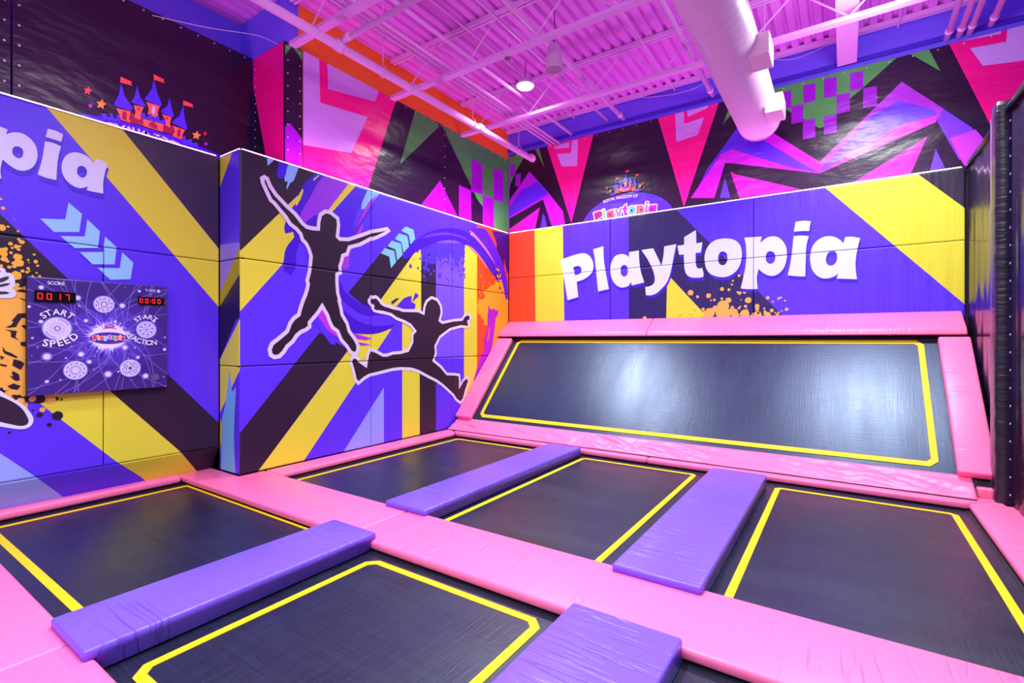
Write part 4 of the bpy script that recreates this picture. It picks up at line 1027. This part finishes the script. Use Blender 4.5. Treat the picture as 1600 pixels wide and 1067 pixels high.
# crumpled skirt at the foot
from mathutils import noise
bm = bmesh.new(); nx, ns = 300, 14; gr = []
for i in range(nx + 1):
    x = -5.58 + 6.62 * i / nx; row = []
    for j in range(ns + 1):
        q = j / ns
        y = 6.32 + (6.60 - 6.32) * q; z = .006 + .158 * q ** 1.25
        w = math.sin(math.pi * q) ** .7
        n1 = noise.noise(Vector((x * 5 + q * 4, q * 3, 1))) ; n2 = noise.noise(Vector((x * 14 - q * 6, q * 5, 7)))
        z += w * (.028 * max(-.2, n1) + .012 * n2) + w * .012; y -= w * (.02 * n1)
        row.append(bm.verts.new((x, y, z)))
    gr.append(row)
for i in range(nx):
    for j in range(ns): bm.faces.new((gr[i][j], gr[i + 1][j], gr[i + 1][j + 1], gr[i][j + 1]))
o = obj('crumpled_skirt', bm, pink_c, None, True); skirt = o; tag(o, 'thin crumpled pink vinyl skirt at the foot of the sloped trampoline', 'skirt')
so = o.modifiers.new('thickness', 'SOLIDIFY'); so.thickness = .004; so.offset = -1
bm = bmesh.new(); box(bm, -5.55, 1.03, 6.304, 6.318, .0008, .005)
sm_ = obj('stitched_seam', bm, steel_black, skirt); sm_['label'] = 'dark stitched seam line'
# small pink block and flap at the right foot
pad('corner_pad', [(1.06, 6.47), (1.225, 6.47), (1.225, 6.66), (1.06, 6.66)], -.04, .09, pink_x, 'small pink block beside the foot of the black post', 'corner pad', r=.02)

# ================================================================== black side curtain
def curtain(y0, y1, z0, z1, label, x=1.262, amp=.012):
    bm = bmesh.new(); n = max(20, int((y1 - y0) / .03)); A = []
    for i in range(n + 1):
        y = y0 + (y1 - y0) * i / n
        d = amp * noise.noise(Vector((y * 5, 3, 0))) + amp * .5 * noise.noise(Vector((y * 17, 9, 0)))
        A.append([bm.verts.new((x + d * (1 - .3 * k), y, z0 + (z1 - z0) * k)) for k in (0, .33, .66, 1)])
    for p, q in zip(A, A[1:]):
        for k in range(3): bm.faces.new((p[k], q[k], q[k + 1], p[k + 1]))
    o = obj('vinyl_curtain', bm, gloss, None, True)
    s_ = o.modifiers.new('thickness', 'SOLIDIFY'); s_.thickness = .004
    return tag(o, label, 'curtain')
curtain(6.62, 8.17, 0.0, 3.62, 'glossy black vinyl curtain between the back wall and the padded post')
c2 = curtain(.9, 6.29, 0.0, 3.62, 'glossy black vinyl curtain in front of the padded post at the right edge', x=1.275, amp=.03)
eyelets(c2, [(1.235, 6.2, z) for z in fr(.12, 3.5, 22)], 0)
t = thing('padded_post', (1.25, 6.43, -.06), 'tall square post in quilted black vinyl with eyelets at the right', 'post')
bm = bmesh.new(); 
n = 60; prev = None
for i in range(n + 1):
    z = -.06 + 3.80 * i / n; s_ = .0 + .006 * noise.noise(Vector((z * 9, 1, 2))); c_ = .012
    x0, x1, y0, y1 = 1.172 - s_, 1.30, 6.34 - s_, 6.52
    ring = [bm.verts.new(p) for p in ((x0 + c_, y0, z), (x1 - c_, y0, z), (x1, y0 + c_, z), (x1, y1 - c_, z), (x1 - c_, y1, z), (x0 + c_, y1, z), (x0, y1 - c_, z), (x0, y0 + c_, z))]
    if prev:
        for k in range(8): bm.faces.new((prev[k], prev[(k + 1) % 8], ring[(k + 1) % 8], ring[k]))
    else: bm.faces.new(ring[::-1])
    prev = ring
bm.faces.new(prev)
obj('sleeve', bm, quilt, t, True)
bm = bmesh.new(); box(bm, 1.176, 1.196, 6.525, 6.60, -.04, 3.66); bevel(bm, .006, 2); o = obj('edge_strip', bm, mat('greyish_edge_vinyl', (120, 90, 140), .35), t); o['label'] = 'paler vertical edge strip'
w = 0
bm = bmesh.new(); 
for ya, yb in ((.9, 6.33), (6.53, 8.19)): tube(bm, (1.262, ya, 3.66), (1.262, yb, 3.66), .034, 12)
o = obj('padded_rail', bm, quilt, None, True); tag(o, 'black padded rail along the top of the side curtain', 'rail')

# ================================================================== ceiling services
joist_no = ['nearest the camera', 'second from the camera', 'over the hanging lamp', 'nearest the back wall']
for q, y in enumerate((1.95, 3.62, 5.29, 6.96, 8.42)):
    lab = ['steel bar joist out of view above the front row', 'white steel bar joist crossing above the branch pipe', 'white steel bar joist crossing behind the hanging speaker cable', 'white steel bar joist beyond the bright lamp', 'white steel bar joist close along the back wall'][q]
    xl = -5.9 if y > 3.6 else -6.85
    xl = -5.81
    t = thing('bar_joist', (-1.1, y, 5.24), lab, 'joist', 'bar joists under the roof deck')
    for nm, z0, z1 in (('bottom_chord', 5.24, 5.285), ('top_chord', 5.79, 5.848)):
        if y == 8.42 and nm == 'bottom_chord': continue
        bm = bmesh.new()
        for dy in (-.045, .012): box(bm, xl, 3.58, y + dy, y + dy + .033, z0, z1)
        box(bm, xl, 3.58, y - .05, y + .05, z0 - .006 if nm == 'bottom_chord' else z1 - .012, z0 + .002 if nm == 'bottom_chord' else z1 - .004)
        obj(nm, bm, joist_mat, t)
    if y != 8.42:
        bm = bmesh.new(); x = xl + .35; s_ = 1
        while x < 3.2:
            tube(bm, (x, y, 5.29 if s_ > 0 else 5.79), (x + .55, y, 5.79 if s_ > 0 else 5.29), .0115, 6); x += .55; s_ = -s_
        obj('web', bm, joist_mat, t)
# bridging lines along the roof
for x, lab in ((-4.3, 'thin bridging rod left of the lamp'), (-2.4, 'thin bridging rod right of the speaker'), (.6, 'thin bridging rod beyond the duct')):
    bm = bmesh.new(); tube(bm, (x, -1, 5.775), (x, 8.55, 5.775), .012, 6); tag(obj('bridging_rod', bm, joist_mat), lab + ', running to the back wall', 'rod', 'bridging rods')
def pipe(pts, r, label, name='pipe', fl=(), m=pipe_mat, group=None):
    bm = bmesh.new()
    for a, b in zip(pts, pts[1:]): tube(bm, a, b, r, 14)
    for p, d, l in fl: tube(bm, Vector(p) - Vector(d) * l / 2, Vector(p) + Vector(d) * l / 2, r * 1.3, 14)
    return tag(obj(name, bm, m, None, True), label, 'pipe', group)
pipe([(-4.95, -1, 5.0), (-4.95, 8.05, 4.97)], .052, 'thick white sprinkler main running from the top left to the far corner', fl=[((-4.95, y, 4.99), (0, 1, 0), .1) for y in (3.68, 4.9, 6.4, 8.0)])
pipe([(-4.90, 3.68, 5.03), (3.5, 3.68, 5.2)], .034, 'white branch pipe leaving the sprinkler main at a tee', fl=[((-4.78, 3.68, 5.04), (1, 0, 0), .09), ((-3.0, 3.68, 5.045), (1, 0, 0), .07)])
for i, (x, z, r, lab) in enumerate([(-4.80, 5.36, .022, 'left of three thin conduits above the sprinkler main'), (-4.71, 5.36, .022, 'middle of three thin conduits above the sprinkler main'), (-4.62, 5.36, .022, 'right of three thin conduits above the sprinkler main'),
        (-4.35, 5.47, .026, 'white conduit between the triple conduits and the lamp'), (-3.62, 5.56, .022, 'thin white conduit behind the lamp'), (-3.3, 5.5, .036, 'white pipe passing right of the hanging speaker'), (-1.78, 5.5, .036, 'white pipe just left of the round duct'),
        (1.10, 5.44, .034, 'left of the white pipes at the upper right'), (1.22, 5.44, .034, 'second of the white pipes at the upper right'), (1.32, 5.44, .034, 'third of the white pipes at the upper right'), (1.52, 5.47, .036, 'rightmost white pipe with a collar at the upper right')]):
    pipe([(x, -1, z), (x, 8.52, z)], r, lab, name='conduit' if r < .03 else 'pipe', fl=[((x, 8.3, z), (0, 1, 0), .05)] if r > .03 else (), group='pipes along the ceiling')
# pipe hangers
for y, lab in ((4.35, 'nearer'), (6.2, 'middle'), (7.55, 'farther')):
    bm = bmesh.new(); tube(bm, (-4.95, y, 5.07), (-4.95, y, 5.84), .006, 6)
    for i in range(16):
        a, b = 2 * math.pi * i / 16, 2 * math.pi * (i + 1) / 16
        tube(bm, (-4.95 + .062 * math.cos(a), y, 4.99 + .078 * math.sin(a)), (-4.95 + .062 * math.cos(b), y, 4.99 + .078 * math.sin(b)), .006, 6)
    tag(obj('pipe_hanger', bm, pipe_mat), lab + ' loop hanger holding the sprinkler main', 'hanger', 'loop hangers of the sprinkler main')
# girder
t = thing('steel_girder', (.03, 4, 5.42), 'white steel girder with wide flat underside right of the duct', 'girder')
bm = bmesh.new(); box(bm, -.09, .14, -1, 8.44, 5.42, 5.44); obj('flange', bm, joist_mat, t)
bm = bmesh.new(); box(bm, .018, .032, -1, 8.44, 5.44, 5.845); obj('web', bm, joist_mat, t)
# duct with spiral seams and grilles
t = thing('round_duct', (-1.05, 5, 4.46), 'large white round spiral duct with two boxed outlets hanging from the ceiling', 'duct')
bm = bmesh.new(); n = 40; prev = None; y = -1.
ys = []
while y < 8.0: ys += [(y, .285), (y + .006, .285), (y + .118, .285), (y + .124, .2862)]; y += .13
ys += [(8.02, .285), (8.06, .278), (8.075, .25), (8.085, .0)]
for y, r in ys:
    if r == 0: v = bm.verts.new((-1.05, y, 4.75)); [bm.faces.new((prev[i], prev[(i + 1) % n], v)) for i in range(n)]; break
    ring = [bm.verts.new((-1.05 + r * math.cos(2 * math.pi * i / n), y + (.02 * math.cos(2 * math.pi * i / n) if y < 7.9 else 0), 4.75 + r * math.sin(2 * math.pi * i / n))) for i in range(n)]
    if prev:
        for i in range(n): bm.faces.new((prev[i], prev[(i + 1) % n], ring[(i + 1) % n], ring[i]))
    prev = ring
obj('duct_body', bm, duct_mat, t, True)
for y0, z0 in ((5.77, 4.53), (7.12, 4.45)):
    bm = bmesh.new(); box(bm, -.86, -.655, y0, y0 + .36, z0, z0 + .235); bevel(bm, .006, 1); b = obj('outlet', bm, mat('outlet_paint', (244, 214, 226), .45), t)
    bm = bmesh.new()
    for k in range(6): box(bm, -.656, -.649, y0 + .025, y0 + .335, z0 + .025 + k * .034, z0 + .04 + k * .034)
    obj('grille', bm, white_pl, b)
for y in (4.9, 6.6):
    bm = bmesh.new()
    for x in (-1.3, -.8): tube(bm, (x, y, 4.85), (x, y, 5.84), .006, 6)
    obj('strap', bm, pipe_mat, t)
# lamp
LX, LY, LZ = -4.12, 6.47, 5.47
t = thing('high_bay_lamp', (LX, LY, LZ), 'round brilliant white lamp hanging on a cord from the ceiling', 'lamp')
bm = bmesh.new(); lathe(bm, [(0, LZ + .11), (.05, LZ + .11), (.06, LZ + .05), (.13, LZ + .035), (.14, LZ + .0), (.13, LZ - .004), (.124, LZ + .004), (0, LZ + .004)], LX, LY); obj('housing', bm, white_pl, t, True)
bm = bmesh.new(); lathe(bm, [(.122, LZ + .003), (.115, LZ - .02), (.09, LZ - .035), (0, LZ - .04)], LX, LY); obj('lens', bm, lens_mat, t, True)
bm = bmesh.new(); tube(bm, (LX, LY, LZ + .11), (LX + .01, LY, 5.85), .006, 6); obj('cord', bm, mat('grey_cord', (90, 70, 100), .6), t)
# hanging speaker
SX, SY, SZ = -3.17, 5.68, 5.07
t = thing('pendant_speaker', (SX, SY, SZ), 'white bell-shaped loudspeaker hanging from a dark cable', 'speaker')
bm = bmesh.new(); lathe(bm, [(0, SZ + .33), (.06, SZ + .328), (.078, SZ + .31), (.098, SZ + .17), (.118, SZ + .02), (.118, SZ), (.108, SZ - .002), (.106, SZ + .012)], SX, SY); obj('housing', bm, mat('speaker_shell', (214, 176, 214), .45), t, True)
bm = bmesh.new(); lathe(bm, [(.106, SZ + .01), (.06, SZ + .002), (0, SZ + .0)], SX, SY); obj('grille', bm, mat('speaker_grille', (176, 130, 176), .6, bump=.5, scale=(90, 90, 90), dist=.003), t, True)
bm = bmesh.new(); tube(bm, (SX, SY, SZ + .33), (SX + .015, SY, SZ + .5), .006, 6); tube(bm, (SX + .015, SY, SZ + .5), (SX, SY, 5.85), .006, 6); tube(bm, (SX - .02, SY, SZ + .33), (SX + .015, SY, SZ + .52), .004, 6)
obj('cable', bm, mat('dark_cable', (70, 30, 90), .6), t)
# detector on a drop wire
dx, dy, dz = onp(793, 90, 1, 5.35)
t = thing('ceiling_sensor', (dx, dy, dz), 'small dark round sensor near the bright lamp', 'sensor')
bm = bmesh.new(); lathe(bm, [(0, dz + .03), (.04, dz + .03), (.045, dz), (.03, dz - .03), (0, dz - .035)], dx, dy, 16); obj('body', bm, mat('sensor_grey', (130, 90, 130), .5), t, True)
bm = bmesh.new(); tube(bm, (dx, dy, dz + .03), (dx, dy, 5.85), .005, 6); obj('stem', bm, pipe_mat, t)
# slack wires
def wire(pts, label, r=.005, m=None):
    P = smooth_open(pts); bm = bmesh.new()
    for a, b in zip(P, P[1:]): tube(bm, a, b, r, 6)
    tag(obj('wire', bm, m or pipe_mat, None, True), label, 'wire')
def smooth_open(pts, n=6):
    out = []
    for i in range(len(pts) - 1):
        p0 = Vector(pts[max(0, i - 1)]); p1 = Vector(pts[i]); p2 = Vector(pts[i + 1]); p3 = Vector(pts[min(len(pts) - 1, i + 2)])
        for k in range(n):
            t_ = k / n; out.append(.5 * ((2 * p1) + (p2 - p0) * t_ + (2 * p0 - 5 * p1 + 4 * p2 - p3) * t_**2 + (3 * p1 - p0 - 3 * p2 + p3) * t_**3))
    out.append(Vector(pts[-1])); return out
wire([onp(925, 150, 1, 8.5), onp(1010, 152, 1, 8.5), onp(1080, 140, 1, 8.5), onp(1130, 110, 1, 8.5)], 'thin pale wire sagging along the blue band left of the duct')
wire([onp(1196, 92, 1, 8.5), onp(1240, 92, 1, 8.5), onp(1290, 72, 1, 8.5), onp(1310, 66, 1, 8.5)], 'thin pale wire sagging between the duct and the girder')
pA = onp(238, 24, 0, -6.5); pB = onp(400, 55, 0, -6.2)
wire([pA, ((pA[0] + pB[0]) / 2, (pA[1] + pB[1]) / 2, (pA[2] + pB[2]) / 2 - .02), pB, (-5.93, 3.5, 5.25)], 'taut stay wire from the black banner to the corner of the orange wall', .004, rope)

# ================================================================== light
w = bpy.data.worlds.new('world'); SC.world = w; w.use_nodes = True
w.node_tree.nodes['Background'].inputs[0].default_value = (.8, .82, 1, 1)
w.node_tree.nodes['Background'].inputs[1].default_value = .8
def area(loc, sx, sy, e, col, tgt=None, shape='RECTANGLE', spread=180):
    l = bpy.data.lights.new('lamp_light', 'AREA'); l.shape = shape; l.size = sx
    if shape == 'RECTANGLE': l.size_y = sy
    l.energy = e; l.color = col; l.spread = math.radians(spread)
    o = bpy.data.objects.new('lamp_light', l); COL.objects.link(o); o.location = loc
    if tgt: o.rotation_euler = (Vector(tgt) - Vector(loc)).to_track_quat('-Z', 'Y').to_euler()
    return o
WH = (.95, 1, .99)
area((LX, LY, LZ - .05), .3, .3, 150, WH, shape='DISK', spread=135)
for x, y, e in ((.3, 6.45, 140), (-1.9, 2.3, 105), (.6, 2.0, 105), (-2, .0, 90), (-4.1, -1.8, 120), (.3, -1.8, 120)):
    area((x, y, 5.2), 1.3 if y > 6 else .45, .3 if y > 6 else .45, e, WH, shape='RECTANGLE', spread=150)
    if y > 1:                                   # added neutral fill to brighten the ceiling and upper walls
        l = bpy.data.lights.new('ceiling_fill', 'POINT'); l.energy = 60; l.color = WH; l.shadow_soft_size = .22
        o = bpy.data.objects.new('ceiling_fill', l); COL.objects.link(o); o.location = (x, y, 4.95)
# pink wash of the strips on the wall tops
PK = (1, .34, .95)
area((-5.6, 5.5, 3.72), .03, 5.1, 22, PK, None).rotation_euler = (math.pi, math.radians(-20), 0)
area((-6.05, 1.2, 3.72), .03, 3.3, 18, PK, None).rotation_euler = (math.pi, math.radians(-20), 0)
area((-2.2, 8.15, 3.72), 6.7, .03, 45, PK, None).rotation_euler = (math.pi + math.radians(-15), 0, 0)
SC.view_settings.view_transform = 'Standard'; SC.view_settings.look = 'None'; SC.view_settings.gamma = 1
SC.view_settings.use_curve_mapping = False
SC.view_settings.exposure = -.08
